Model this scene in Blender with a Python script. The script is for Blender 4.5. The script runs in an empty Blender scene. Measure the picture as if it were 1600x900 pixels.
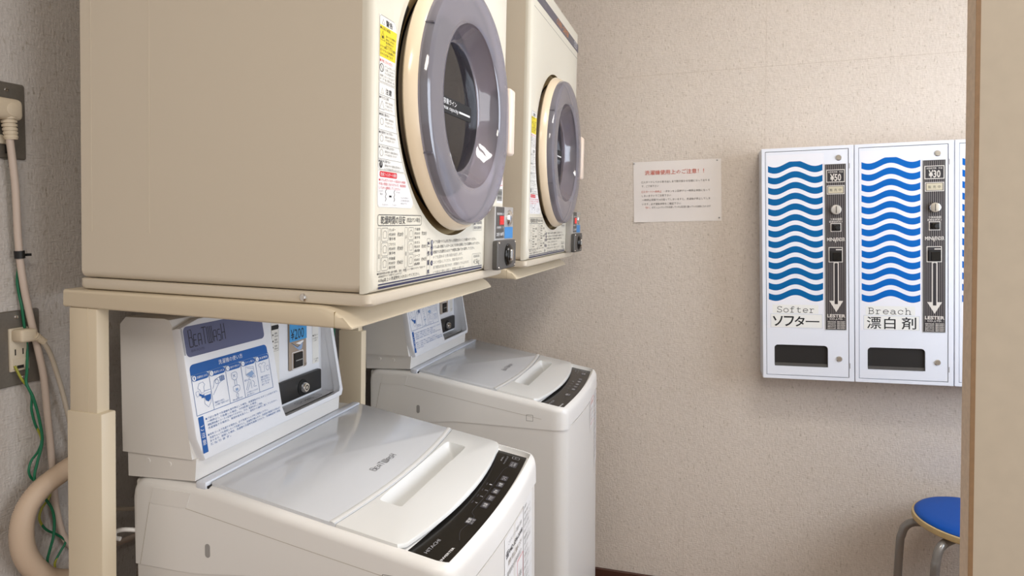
import bpy, bmesh, math, random
from math import sin, cos, pi, radians, sqrt
from mathutils import Vector, Matrix

random.seed(7)
SC = bpy.context.scene
COL = SC.collection

# ------------------------------------------------------------------ camera
YAW, PIT, FPX, PPY, CAMZ = .2909, .0368, 1014.95, 383.46, 1.28
cam_d = bpy.data.cameras.new('camera')
cam = bpy.data.objects.new('camera', cam_d)
COL.objects.link(cam)
cam_d.sensor_width = 36
cam_d.lens = FPX / 1600 * 36
cam_d.shift_y = (PPY - 450) / 1600
cam_d.clip_start = .02
cam.location = (0, 0, CAMZ)
cam.rotation_euler = (pi / 2 - PIT, 0, YAW)
SC.camera = cam

# ------------------------------------------------------------------ world, lights, exposure
W = bpy.data.worlds.new('world')
SC.world = W
W.use_nodes = True
W.node_tree.nodes['Background'].inputs[0].default_value = (1.0, .985, .97, 1)
W.node_tree.nodes['Background'].inputs[1].default_value = .40


def area(name, loc, rot, sx, sy, power, col):
    d = bpy.data.lights.new(name, 'AREA')
    d.shape = 'RECTANGLE'
    d.size, d.size_y = sx, sy
    d.energy = power
    d.color = col
    o = bpy.data.objects.new(name, d)
    COL.objects.link(o)
    o.location = loc
    o.rotation_euler = rot
    return o


area('window_light', (1.46, 1.50, 1.40), (0, radians(90), 0), 1.0, .9, 8, (.79, .89, 1.0))
area('ceiling_light', (.55, 1.02, 2.40), (0, 0, 0), .6, .4, 12.5, (1.0, .97, .93))
area('corridor_light', (.35, -.7, 2.40), (0, 0, 0), .5, .9, 15, (1.0, .93, .84))
area('corridor_window_light', (1.5, .25, 1.25), (0, radians(90), 0), 1.2, .9, 8, (.93, .96, 1.0))
SC.view_settings.view_transform = 'Standard'
SC.view_settings.look = 'None'
SC.view_settings.gamma = 1
SC.view_settings.use_curve_mapping = False
SC.view_settings.exposure = .67


# ------------------------------------------------------------------ materials
def lin(c):
    return c / 12.92 if c <= .04045 else ((c + .055) / 1.055) ** 2.4


def rgb(h):
    return tuple(lin(int(h[i:i + 2], 16) / 255) for i in (0, 2, 4)) + (1,)


MATS = {}


def mat(name, col, rough=.5, metal=0, spec=.5, bump=0, bscale=200, coat=0, var=0, vscale=30):
    if name in MATS:
        return MATS[name]
    m = bpy.data.materials.new(name)
    m.use_nodes = True
    nt = m.node_tree
    b = nt.nodes['Principled BSDF']
    c = rgb(col)
    b.inputs['Base Color'].default_value = c
    b.inputs['Roughness'].default_value = rough
    b.inputs['Metallic'].default_value = metal
    b.inputs['Specular IOR Level'].default_value = spec
    b.inputs['Coat Weight'].default_value = coat
    b.inputs['Coat Roughness'].default_value = .08
    if bump or var:
        tc = nt.nodes.new('ShaderNodeTexCoord')
        if var:
            n = nt.nodes.new('ShaderNodeTexNoise')
            n.inputs['Scale'].default_value = vscale
            n.inputs['Detail'].default_value = 4
            nt.links.new(tc.outputs['Object'], n.inputs['Vector'])
            r = nt.nodes.new('ShaderNodeValToRGB')
            r.color_ramp.elements[0].position = .3
            r.color_ramp.elements[1].position = .7
            r.color_ramp.elements[0].color = tuple(x * (1 - var) for x in c[:3]) + (1,)
            r.color_ramp.elements[1].color = tuple(min(1, x * (1 + var)) for x in c[:3]) + (1,)
            nt.links.new(n.outputs['Fac'], r.inputs['Fac'])
            nt.links.new(r.outputs['Color'], b.inputs['Base Color'])
        if bump:
            n = nt.nodes.new('ShaderNodeTexNoise')
            n.inputs['Scale'].default_value = bscale
            n.inputs['Detail'].default_value = 3
            nt.links.new(tc.outputs['Object'], n.inputs['Vector'])
            bp = nt.nodes.new('ShaderNodeBump')
            bp.inputs['Strength'].default_value = bump
            bp.inputs['Distance'].default_value = .002
            nt.links.new(n.outputs['Fac'], bp.inputs['Height'])
            nt.links.new(bp.outputs['Normal'], b.inputs['Normal'])
    MATS[name] = m
    return m


def wallpaper(name, col, axis, seams=True):
    """woven vinyl wallpaper: short vertical fibres, darker flecks, faint paper joints"""
    m = bpy.data.materials.new(name)
    m.use_nodes = True
    nt = m.node_tree
    N, Lk = nt.nodes.new, nt.links.new
    b = nt.nodes['Principled BSDF']
    b.inputs['Roughness'].default_value = .85
    b.inputs['Specular IOR Level'].default_value = .25
    tc = N('ShaderNodeTexCoord')

    def noise(scl, detail, rough=.5):
        mp = N('ShaderNodeMapping')
        mp.inputs['Scale'].default_value = scl
        Lk(tc.outputs['Object'], mp.inputs['Vector'])
        n = N('ShaderNodeTexNoise')
        n.inputs['Scale'].default_value = 1
        n.inputs['Detail'].default_value = detail
        n.inputs['Roughness'].default_value = rough
        Lk(mp.outputs['Vector'], n.inputs['Vector'])
        return n.outputs['Fac']

    def ramp(f, p0, p1, c0, c1):
        r = N('ShaderNodeValToRGB')
        r.color_ramp.elements[0].position, r.color_ramp.elements[1].position = p0, p1
        r.color_ramp.elements[0].color, r.color_ramp.elements[1].color = c0, c1
        Lk(f, r.inputs['Fac'])
        return r.outputs['Color']

    def mul(a, c, fac=1):
        x = N('ShaderNodeMixRGB')
        x.blend_type = 'MULTIPLY'
        x.inputs[0].default_value = fac
        Lk(a, x.inputs[1])
        Lk(c, x.inputs[2])
        return x.outputs[0]
    c = rgb(col)
    sv = (260, 260, 100)
    sh = (60, 60, 420)
    fib = noise(sv, 2)
    fib2 = noise(sh, 2)
    base = ramp(noise((2.2, 2.2, 2.2), 3), .3, .7, tuple(x * .955 for x in c[:3]) + (1,), c)
    base = mul(base, ramp(fib, .3, .7, (.90, .89, .88, 1), (1, 1, 1, 1)))
    base = mul(base, ramp(noise((170, 170, 65), 1), .67, .73, (1, 1, 1, 1), (.80, .78, .74, 1)))
    base = mul(base, ramp(noise((70, 70, 230), 1), .68, .75, (1, 1, 1, 1), (.86, .84, .82, 1)))
    base = mul(base, ramp(noise((1.2, 1.2, .7), 4), .62, .8, (1, 1, 1, 1), (.93, .91, .87, 1)))
    Lk(base, b.inputs['Base Color'])
    add = N('ShaderNodeMath')
    add.operation = 'ADD'
    Lk(fib, add.inputs[0])
    Lk(fib2, add.inputs[1])
    bp = N('ShaderNodeBump')
    bp.inputs['Strength'].default_value = .8
    bp.inputs['Distance'].default_value = .0016
    Lk(add.outputs[0], bp.inputs['Height'])
    Lk(bp.outputs['Normal'], b.inputs['Normal'])
    return m


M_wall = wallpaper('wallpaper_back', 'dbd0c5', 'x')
M_wall_l = wallpaper('wallpaper_left_shaded', 'c8c2bd', 'y')  # same paper as the back wall, shade put into its colour
M_beige = mat('beige_enamel', 'd3c8b6', .34, bump=.03, bscale=600)
M_beige_front = mat('cream_front_plastic', 'dfdacb', .3)
M_ring = mat('cream_ring_plastic', 'ecd9bd', .22, coat=.3)
M_handle = mat('pale_pink_beige_plastic', 'efdccb', .35)
M_stand = mat('beige_powder_coat', 'd7c9b0', .4, bump=.04, bscale=500)
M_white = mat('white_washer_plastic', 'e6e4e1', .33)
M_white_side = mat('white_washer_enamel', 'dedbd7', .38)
M_lid = mat('pale_grey_glossy_lid', 'cdcfd3', .12, coat=.6)
M_lidf = mat('white_lid_front', 'dcdcda', .28)
M_panelw = mat('white_coin_panel', 'dfe0e4', .4)
M_bluewhite = mat('bluish_white_plastic', 'd9dee8', .35)
M_black = mat('black_gloss_panel', '151311', .2, spec=.4)
M_blackm = mat('black_matt_metal', '1d1c1c', .45)
M_dark = mat('dark_void', '0c0b0b', .8)
M_gap = mat('dark_recess_brown', '8d7a55', .7)
M_gapb = mat('black_recess', '1a1511', .7)
M_steel = mat('brushed_steel', 'b7b4b1', .38, metal=.35)
M_drum = mat('stainless_drum', '3a383b', .45, metal=.5)
M_chrome = mat('chrome', 'e4e2df', .12, metal=1)
M_silver = mat('silver_plastic', 'b4b2b0', .3, metal=.6)
M_greyplate = mat('dark_grey_plate', '565350', .5, metal=.2, var=.06, vscale=300)
M_outlet = mat('stainless_wall_plate', '7d776f', .42, metal=.55, var=.05, vscale=200)
M_socket = mat('ivory_socket', 'cfc4b0', .4)
M_plug = mat('ivory_plug_rubber', 'd2c3ab', .5)
M_cord = mat('pinkish_beige_cord', 'c9b8ab', .5)
M_cord2 = mat('grey_beige_cord', 'bcb0a0', .5)
M_green = mat('green_wire', '0f6a48', .45)
M_yellowg = mat('yellow_green_wire', '9c9a35', .45)
M_hose = mat('beige_corrugated_hose', 'c9b29b', .5)
M_hoseg = mat('grey_brown_hose', '7c6c5c', .5)
M_tie = mat('black_tie', '161616', .5)
M_paper = mat('white_paper', 'e6dfda', .8)
M_sticker = mat('white_sticker', 'e9e8e4', .5)
M_labelw = mat('white_vinyl_label', 'e8e8ea', .4)
M_vend = mat('white_vending_enamel', 'e4e7f0', .4, bump=.02, bscale=900)
M_vstick = mat('white_vending_sticker', 'e9e9f0', .4)
M_wave1 = mat('blue_wave_ink_teal', '005f9b', .5, spec=.15)
M_wave2 = mat('blue_wave_ink', '0062b8', .5, spec=.15)
M_strip = mat('dark_purple_black_strip', '2b2528', .5)
M_stripline = mat('silver_strip_lines', '8f8783', .5)
M_stripwhite = mat('strip_white_print', 'd9d2ca', .5)
M_blueleather = mat('blue_vinyl', '064a9e', .5, spec=.25, bump=.05, bscale=400)
M_ply = mat('pale_plywood_edge', 'c2a878', .5, var=.08, vscale=60)
M_tube = mat('grey_painted_tube', '908c88', .25, metal=.45)
M_base = mat('brown_baseboard', '4a2a1e', .5)
M_floor = mat('brown_floor', '7a5d45', .5, var=.12, vscale=8)
M_ceil = mat('ceiling_white', 'e4dccf', .9)
M_wood = mat('speckled_beige_casing', 'd6c0a8', .6, bump=.25, bscale=300, var=.07, vscale=120)  # colour lightened in place of bounce light missing on the edge face
M_woodd = mat('brown_casing_stop', '8c6d4d', .55, var=.08, vscale=90)
M_door = mat('beige_partition', 'baad9a', .7, var=.03, vscale=40)
M_ink = mat('ink_dark', '2a2a30', .6)
M_inkb = mat('ink_black', '141416', .6)
M_inkg = mat('ink_grey', '8a8884', .6)
M_inkr = mat('ink_red', 'd0202c', .6)
M_inkro = mat('ink_faded_red', 'cf6a58', .7)
M_inknavy = mat('ink_navy', '2b2c4c', .5)
M_inkblue = mat('ink_blue', '0a559f', .5)
M_inkmid = mat('ink_mid_blue', '4a6fa6', .5)
M_inkpale = mat('ink_pale_blue', '8aa2c4', .5)
M_yellow = mat('ink_yellow', 'e8d32c', .5)
M_logo = mat('slate_logo_block', '5b5f7e', .5)
M_sky = mat('sticker_sky_blue', '3e93cc', .5)
M_skyd = mat('sticker_blue', '3b86c6', .45)
M_tan = mat('tan_coin_plate', 'a29384', .4, metal=.3)
M_inkw = mat('ink_white', 'e8e8ea', .5)
M_pgrey = mat('panel_print_grey', 'a8a8ac', .5)
M_pbtn = mat('panel_button', '3a393f', .35)
M_orange = mat('ink_orange', 'd48a4a', .5)
M_namestrip = mat('name_strip_slate', '5d5a66', .4)
M_key = mat('grey_plastic', '9c9a98', .5)


def emit(name, col, strength, base='200404'):
    m = mat(name, base, .4)
    b = m.node_tree.nodes['Principled BSDF']
    b.inputs['Emission Color'].default_value = rgb(col)
    b.inputs['Emission Strength'].default_value = strength
    return m


M_led = emit('red_led', 'ff3030', 1.6)
M_ledpanel = emit('red_led_window', 'c01818', .35, '7a1212')
M_winglow = emit('frosted_window_daylight', 'dfeaff', 2.2, 'e0e8f0')


def tinted(name, tint, body, fac, rough=.06):
    """smoky translucent plastic: lets tinted light through, with a little body colour and a gloss"""
    m = bpy.data.materials.new(name)
    m.use_nodes = True
    nt = m.node_tree
    nt.nodes.clear()
    N, Lk = nt.nodes.new, nt.links.new
    out = N('ShaderNodeOutputMaterial')
    tr = N('ShaderNodeBsdfTransparent')
    tr.inputs[0].default_value = rgb(tint)
    df = N('ShaderNodeBsdfDiffuse')
    df.inputs[0].default_value = rgb(body)
    gl = N('ShaderNodeBsdfGlossy')
    gl.inputs['Roughness'].default_value = rough
    mx = N('ShaderNodeMixShader')
    mx.inputs[0].default_value = fac
    Lk(tr.outputs[0], mx.inputs[1])
    Lk(df.outputs[0], mx.inputs[2])
    lw = N('ShaderNodeLayerWeight')
    lw.inputs[0].default_value = .5
    pw = N('ShaderNodeMath')
    pw.operation = 'POWER'
    pw.inputs[1].default_value = 5
    Lk(lw.outputs['Facing'], pw.inputs[0])
    ma = N('ShaderNodeMath')
    ma.operation = 'MULTIPLY_ADD'
    ma.inputs[1].default_value = .92
    ma.inputs[2].default_value = .07
    Lk(pw.outputs[0], ma.inputs[0])
    m2 = N('ShaderNodeMixShader')
    Lk(ma.outputs[0], m2.inputs[0])
    Lk(mx.outputs[0], m2.inputs[1])
    Lk(gl.outputs[0], m2.inputs[2])
    Lk(m2.outputs[0], out.inputs[0])
    return m


M_smoke = tinted('smoky_violet_plastic', 'a9a8ba', 'b7b4c0', .36)
M_smokeg = tinted('smoky_violet_bowl', 'a8a3b0', 'a29ca6', .33, .05)
M_glass = tinted('door_glass', 'b5b2b8', '55535c', .10, .03)
M_vwin = tinted('smoked_hatch_flap', '5c5c60', '2a2a2c', .3, .15)


# ------------------------------------------------------------------ mesh helpers
class MB:
    def __init__(s):
        s.v, s.f, s.m = [], [], []
        s.mats = []

    def mi(s, m):
        if m is None:
            return 0
        if m not in s.mats:
            s.mats.append(m)
        return s.mats.index(m)

    def add(s, vs, fs, m=None):
        k = len(s.v)
        i = s.mi(m)
        s.v += [tuple(p) for p in vs]
        s.f += [tuple(k + a for a in f) for f in fs]
        s.m += [i] * len(fs)
        return s

    def box(s, x0, x1, y0, y1, z0, z1, r=0, seg=2, m=None):
        if r <= 0:
            vs = [(x, y, z) for x in (x0, x1) for y in (y0, y1) for z in (z0, z1)]
            fs = [(0, 1, 3, 2), (4, 6, 7, 5), (0, 4, 5, 1), (2, 3, 7, 6), (0, 2, 6, 4), (1, 5, 7, 3)]
            return s.add(vs, fs, m)
        bm = bmesh.new()
        bmesh.ops.create_cube(bm, size=1)
        for v in bm.verts:
            v.co = Vector(((x0 + x1) / 2 + v.co.x * (x1 - x0), (y0 + y1) / 2 + v.co.y * (y1 - y0), (z0 + z1) / 2 + v.co.z * (z1 - z0)))
        bmesh.ops.bevel(bm, geom=list(bm.edges), offset=r, segments=seg, profile=.5, affect='EDGES')
        s.bm(bm, m)
        bm.free()
        return s

    def bm(s, bm, m=None):
        bm.verts.index_update()
        s.add([v.co[:] for v in bm.verts], [[v.index for v in f.verts] for f in bm.faces], m)

    def grid(s, rows, m=None, closed=False):
        n = len(rows[0])
        vs = [p for r in rows for p in r]
        fs = []
        for i in range(len(rows) - 1):
            for j in range(n if closed else n - 1):
                a, b = i * n + j, i * n + (j + 1) % n
                fs.append((a, b, b + n, a + n))
        return s.add(vs, fs, m)

    def bridge(s, loops, m=None):
        return s.grid(loops, m, True)

    def cap(s, loop, m=None, flip=False):
        idx = list(range(len(loop)))
        return s.add(loop, [idx[::-1] if flip else idx], m)

    def lathe(s, prof, o, ax, n=64, m=None):
        """prof: (distance along ax, radius)"""
        ax = Vector(ax).normalized()
        u = ax.orthogonal().normalized()
        w = ax.cross(u)
        rows = []
        for d, r in prof:
            rows.append([tuple(Vector(o) + ax * d + (u * cos(2 * pi * k / n) + w * sin(2 * pi * k / n)) * r) for k in range(n)])
        return s.grid(rows, m, True)

    def disc(s, o, ax, r, n=32, m=None):
        ax = Vector(ax).normalized()
        u = ax.orthogonal().normalized()
        w = ax.cross(u)
        return s.cap([tuple(Vector(o) + (u * cos(2 * pi * k / n) + w * sin(2 * pi * k / n)) * r) for k in range(n)], m)

    def solidlathe(s, prof, o, ax, n=32, m=None):
        s.lathe(prof, o, ax, n, m)
        a = Vector(ax).normalized()
        s.disc(Vector(o) + a * prof[0][0], a, prof[0][1], n, m)
        return s.disc(Vector(o) + a * prof[-1][0], a, prof[-1][1], n, m)

    def tube(s, pts, r, n=10, m=None, sub=6, rad=None):
        P = spline(pts, sub)
        rows = []
        t0 = (P[1] - P[0]).normalized()
        u = t0.orthogonal().normalized()
        for i, p in enumerate(P):
            t = (P[min(i + 1, len(P) - 1)] - P[max(i - 1, 0)]).normalized()
            u = (u - t * u.dot(t)).normalized()
            w = t.cross(u)
            rr = rad(i, len(P)) if rad else r
            rows.append([tuple(p + (u * cos(2 * pi * k / n) + w * sin(2 * pi * k / n)) * rr) for k in range(n)])
        s.grid(rows, m, True)
        s.cap(rows[0], m, True)
        s.cap(rows[-1], m)
        return s

    def extrude_y(s, prof, y0, y1, m=None):
        a = [(x, y0, z) for x, z in prof]
        b = [(x, y1, z) for x, z in prof]
        s.bridge([a, b], m)
        s.cap(a, m)
        s.cap(b, m, True)
        return s

    def prism(s, loop, d, m=None):
        """closed loop of 3d points pushed along vector d"""
        d = Vector(d)
        b = [tuple(Vector(p) + d) for p in loop]
        s.bridge([loop, b], m)
        s.cap(loop, m, True)
        s.cap(b, m)
        return s

    def build(s, name, material=None, parent=None, smooth=35, **props):
        me = bpy.data.meshes.new(name)
        me.from_pydata(s.v, [], s.f)
        bm = bmesh.new()
        bm.from_mesh(me)
        bmesh.ops.remove_doubles(bm, verts=bm.verts, dist=2e-6)
        bmesh.ops.recalc_face_normals(bm, faces=bm.faces)
        bm.to_mesh(me)
        bm.free()
        ml = s.mats if s.mats else [material]
        for m in ml:
            me.materials.append(m)
        if len(ml) > 1:
            pass
        if smooth:
            me.polygons.foreach_set('use_smooth', [True] * len(me.polygons))
            me.set_sharp_from_angle(angle=radians(smooth))
        return link(name, me, parent, **props)


def link(name, me, parent=None, **props):
    o = bpy.data.objects.new(name, me)
    COL.objects.link(o)
    if parent:
        o.parent = parent
    for k, v in props.items():
        o[k] = v
    return o


# materials on faces are kept through remove_doubles only when assigned before it: build per material
def _build(s, name, material=None, parent=None, smooth=35, weld=True, **props):
    me = bpy.data.meshes.new(name)
    me.from_pydata(s.v, [], s.f)
    ml = s.mats if s.mats else [material]
    for m in ml:
        me.materials.append(m)
    if len(ml) > 1:
        me.polygons.foreach_set('material_index', s.m)
    if weld:
        bm = bmesh.new()
        bm.from_mesh(me)
        bmesh.ops.remove_doubles(bm, verts=bm.verts, dist=2e-6)
        bmesh.ops.recalc_face_normals(bm, faces=bm.faces)
        bm.to_mesh(me)
        bm.free()
    if smooth:
        me.polygons.foreach_set('use_smooth', [True] * len(me.polygons))
        me.set_sharp_from_angle(angle=radians(smooth))
    return link(name, me, parent, **props)


MB.build = _build


def spline(pts, sub):
    P = [Vector(p) for p in pts]
    if sub <= 1 or len(P) < 3:
        return P
    Q = [P[0] * 2 - P[1]] + P + [P[-1] * 2 - P[-2]]
    out = []
    for i in range(1, len(Q) - 2):
        a, b, c, d = Q[i - 1], Q[i], Q[i + 1], Q[i + 2]
        for k in range(sub):
            t = k / sub
            out.append(.5 * ((2 * b) + (c - a) * t + (2 * a - 5 * b + 4 * c - d) * t * t + (3 * b - a - 3 * c + d) * t ** 3))
    out.append(P[-1])
    return out


def rrect(x0, y0, x1, y1, r, n=5):
    """rounded rectangle loop, r a number or four radii (bl, br, tr, tl)"""
    rs = r if isinstance(r, (tuple, list)) else (r,) * 4
    out = []
    for (cx, cy, a0, q) in ((x0 + rs[0], y0 + rs[0], 180, rs[0]), (x1 - rs[1], y0 + rs[1], 270, rs[1]),
                            (x1 - rs[2], y1 - rs[2], 0, rs[2]), (x0 + rs[3], y1 - rs[3], 90, rs[3])):
        for k in range(n + 1):
            a = radians(a0 + 90 * k / n)
            out.append((cx + q * cos(a), cy + q * sin(a)))
    return out


def thing(name, label, cat, loc=(0, 0, 0), rot=(0, 0, 0), group=None):
    o = bpy.data.objects.new(name, None)
    o.empty_display_size = .05
    COL.objects.link(o)
    o.location = loc
    o.rotation_euler = rot
    tag(o, label, cat, group)
    return o


def tag(o, label, cat, group=None):
    o['label'] = label
    o['category'] = cat
    if group:
        o['group'] = group
    return o


def struct(o):
    o['kind'] = 'structure'
    return o


def copy_tree(o, parent=None):
    c = o.copy()
    COL.objects.link(c)
    if parent:
        c.parent = parent
    for ch in list(o.children):
        copy_tree(ch, c)
    return c


# ------------------------------------------------------------------ flat print (decals)
_TXT = {}


def text_mesh(s, bold=0):
    if (s, bold) in _TXT:
        return _TXT[(s, bold)]
    cu = bpy.data.curves.new('t', 'FONT')
    cu.body = s
    cu.size = 1
    cu.resolution_u = 1 if len(s) > 8 else 2
    cu.fill_mode = 'FRONT'
    cu.offset = bold
    o = bpy.data.objects.new('t', cu)
    COL.objects.link(o)
    dg = bpy.context.evaluated_depsgraph_get()
    me = bpy.data.meshes.new_from_object(o.evaluated_get(dg))
    vs = [(v.co.x, v.co.y) for v in me.vertices]
    fs = [tuple(p.vertices) for p in me.polygons]
    bpy.data.objects.remove(o)
    bpy.data.curves.remove(cu)
    bpy.data.meshes.remove(me)
    if not vs:
        vs, fs = [(0, 0), (1, 0), (0, 1)], []
    _TXT[(s, bold)] = (vs, fs)
    return vs, fs


class Decal:
    """flat print collected in label coordinates (a to the right, b up), then laid on a surface"""

    def __init__(s):
        s.mb = MB()

    def poly(s, pts, m, ly=1):
        s.mb.add([(x, y, ly) for x, y in pts], [tuple(range(len(pts)))], m)
        return s

    def rect(s, x0, y0, x1, y1, m, ly=1, r=0):
        return s.poly(rrect(x0, y0, x1, y1, r, 4) if r else [(x0, y0), (x1, y0), (x1, y1), (x0, y1)], m, ly)

    def frame(s, x0, y0, x1, y1, w, m, ly=1, r=0):
        a = rrect(x0, y0, x1, y1, max(r, 1e-5), 4)
        b = rrect(x0 + w, y0 + w, x1 - w, y1 - w, max(r - w, 1e-5), 4)
        s.mb.bridge([[(x, y, ly) for x, y in a], [(x, y, ly) for x, y in b]], m)
        return s

    def circ(s, x, y, r, m, ly=1, n=20, ry=None):
        return s.poly([(x + r * cos(2 * pi * k / n), y + (ry or r) * sin(2 * pi * k / n)) for k in range(n)], m, ly)

    def ring(s, x, y, r, w, m, ly=1, n=24, ry=None):
        ry = ry or r
        a = [(x + r * cos(2 * pi * k / n), y + ry * sin(2 * pi * k / n), ly) for k in range(n)]
        b = [(x + (r - w) * cos(2 * pi * k / n), y + (ry - w) * sin(2 * pi * k / n), ly) for k in range(n)]
        s.mb.bridge([a, b], m)
        return s

    def line(s, pts, w, m, ly=1, closed=False, sub=1):
        P = [Vector((x, y, 0)) for x, y in pts]
        if sub > 1:
            P = spline(P, sub)
        L, R = [], []
        n = len(P)
        for i in range(n):
            p0 = P[(i - 1) % n] if closed else P[max(i - 1, 0)]
            p1 = P[(i + 1) % n] if closed else P[min(i + 1, n - 1)]
            t = (p1 - p0)
            t = t.normalized() if t.length > 1e-9 else Vector((1, 0, 0))
            q = Vector((-t.y, t.x, 0)) * w / 2
            L.append((P[i].x + q.x, P[i].y + q.y, ly))
            R.append((P[i].x - q.x, P[i].y - q.y, ly))
        if closed:
            L.append(L[0])
            R.append(R[0])
        s.mb.grid([L, R], m)
        return s

    def text(s, t, x0, y0, x1, y1, m, ly=2, bold=0, fit=True, rot=0, slant=0, align='l'):
        vs, fs = text_mesh(t, bold)
        ax, bx = min(v[0] for v in vs), max(v[0] for v in vs)
        ay, by = min(v[1] for v in vs), max(v[1] for v in vs)
        tw, th = (x1 - x0), (y1 - y0)
        if rot:
            tw, th = th, tw
        sy = th / max(by - ay, 1e-6)
        sx = tw / max(bx - ax, 1e-6) if fit else min(sy, tw / max(bx - ax, 1e-6))
        off = 0 if align == 'l' else (tw - sx * (bx - ax)) / (2 if align == 'c' else 1)
        out = []
        for x, y in vs:
            p, q = (x - ax) * sx + off + slant * (y - ay) * sy, (y - ay) * sy
            if rot == 90:
                out.append((x1 - q, y0 + p, ly))
            elif rot == -90:
                out.append((x0 + q, y1 - p, ly))
            else:
                out.append((x0 + p, y0 + q, ly))
        s.mb.add(out, fs, m)
        return s

    def build(s, name, parent, o, ua, ub, lift=.0004, step=.00015, **props):
        o, ua, ub = Vector(o), Vector(ua).normalized(), Vector(ub).normalized()
        n = ua.cross(ub)
        s.mb.v = [tuple(o + ua * x + ub * y + n * (lift + l * step)) for x, y, l in s.mb.v]
        return s.mb.build(name, None, parent, smooth=0, weld=False, **props)


# ------------------------------------------------------------------ setting
def plane_box(name, x0, x1, y0, y1, z0, z1, m, parent=None):
    return struct(MB().box(x0, x1, y0, y1, z0, z1).build(name, m, parent, smooth=0))


XL, YB, XR, ZC = -1.05, 2.248, 1.5, 2.45
plane_box('floor', XL - .1, 2.6, -2.6, YB + .1, -.1, 0, M_floor)
plane_box('ceiling', XL - .1, 2.6, -2.6, YB + .1, ZC, ZC + .1, M_ceil)
wb = plane_box('wall_back', XL - .1, XR + .1, YB, YB + .1, 0, ZC, M_wall)
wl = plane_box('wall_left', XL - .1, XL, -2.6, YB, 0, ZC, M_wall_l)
# joints of the wallpaper sheets: hair-fine folds lying on the wall
M_seam = mat('wallpaper_joint', 'bcae9f', .9)
sm = MB()
sm.prism([(-.30, YB, 1.7695), (.95, YB, 1.7865), (.95, YB, 1.7875), (-.30, YB, 1.7705)], (0, -.0004, 0))
struct(sm.build('wallpaper_joint', M_seam, wb, smooth=0))
for x, z0, z1, w in ((.177, 1.0, 2.45, .0006), (-.064, .06, .30, .0008)):
    struct(MB().box(x - w / 2, x + w / 2, YB - .0004, YB, z0, z1).build('wallpaper_joint', M_seam, wb, smooth=0))
struct(MB().box(XL, XR, YB - .010, YB, 0, .0585, .002, 1).build('baseboard_back', M_base))
struct(MB().box(XL, XL + .010, -2.6, YB - .010, 0, .0585, .002, 1).build('baseboard_left', M_base))
# right wall with the window that lights the room
wy0, wy1, wz0, wz1 = 1.05, 1.95, .90, 1.90
wr = MB()
wr.box(XR, XR + .1, 1.03, YB, 0, wz0)
wr.box(XR, XR + .1, 1.03, YB, wz1, ZC)
wr.box(XR, XR + .1, 1.03, wy0, wz0, wz1)
wr.box(XR, XR + .1, wy1, YB, wz0, wz1)
struct(wr.build('wall_right', M_wall, smooth=0))
wf = struct(MB().box(XR + .045, XR + .05, wy0, wy1, wz0, wz1).build('window_1', M_winglow, smooth=0))
fr = MB()
for a, b, c, d in ((wy0, wy1, wz0, wz0 + .03), (wy0, wy1, wz1 - .03, wz1), (wy0, wy0 + .03, wz0, wz1), (wy1 - .03, wy1, wz0, wz1)):
    fr.box(XR + .02, XR + .07, a, b, c, d)
struct(fr.build('window_frame', M_silver, wf, smooth=0))


# partition and its casing (leaning a hair, as in the photograph)
def lean_box(x0, x1, y0, y1, lean=.0075, z1=ZC):
    mb = MB()
    d = lean * (0 - 1.2) / .77
    e = lean * (z1 - 1.2) / .77
    # x grows towards the floor
    vs = [(x - (d if z == 0 else e), y, z) for x in (x0, x1) for y in (y0, y1) for z in (0, z1)]
    fs = [(0, 1, 3, 2), (4, 6, 7, 5), (0, 4, 5, 1), (2, 3, 7, 6), (0, 2, 6, 4), (1, 5, 7, 3)]
    return mb.add(vs, fs)


struct(lean_box(.3441, 2.6, 1.0005, 1.0285).build('door_1', M_door, smooth=0))
t1 = struct(lean_box(.3385, .3440, 1.0, 1.0290).build('trim_1', M_wood, smooth=0))
struct(lean_box(.3387, .3443, .9992, 1.0).build('trim_2', M_woodd, smooth=0))

# ------------------------------------------------------------------ dryers
TD = .0218
DO = Vector((-.4179, .7535, CAMZ - .0952))
PITCH = .7662
DW, DD, DH = .572, .500, .700
YC, ZCD = .287, .288


def ring_loop(x, y, z, r, n, a0=0):
    return [(x, y + r * cos(2 * pi * k / n + a0), z + r * sin(2 * pi * k / n + a0)) for k in range(n)]


def rect_loop_angular(x, y0, y1, z0, z1, cy, cz, n, a0=0):
    """points on a rectangle seen from (cy, cz) at n even angles"""
    out = []
    for k in range(n):
        a = 2 * pi * k / n + a0
        c, s_ = cos(a), sin(a)
        t = 1e9
        if c > 1e-9: t = min(t, (y1 - cy) / c)
        if c < -1e-9: t = min(t, (y0 - cy) / c)
        if s_ > 1e-9: t = min(t, (z1 - cz) / s_)
        if s_ < -1e-9: t = min(t, (z0 - cz) / s_)
        out.append([x, cy + c * t, cz + s_ * t])
    # snap nearest points to the four corners
    for yy in (y0, y1):
        for zz in (z0, z1):
            j = min(range(n), key=lambda q: (out[q][1] - yy) ** 2 + (out[q][2] - zz) ** 2)
            out[j] = [x, yy, zz]
    return [tuple(p) for p in out]


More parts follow.
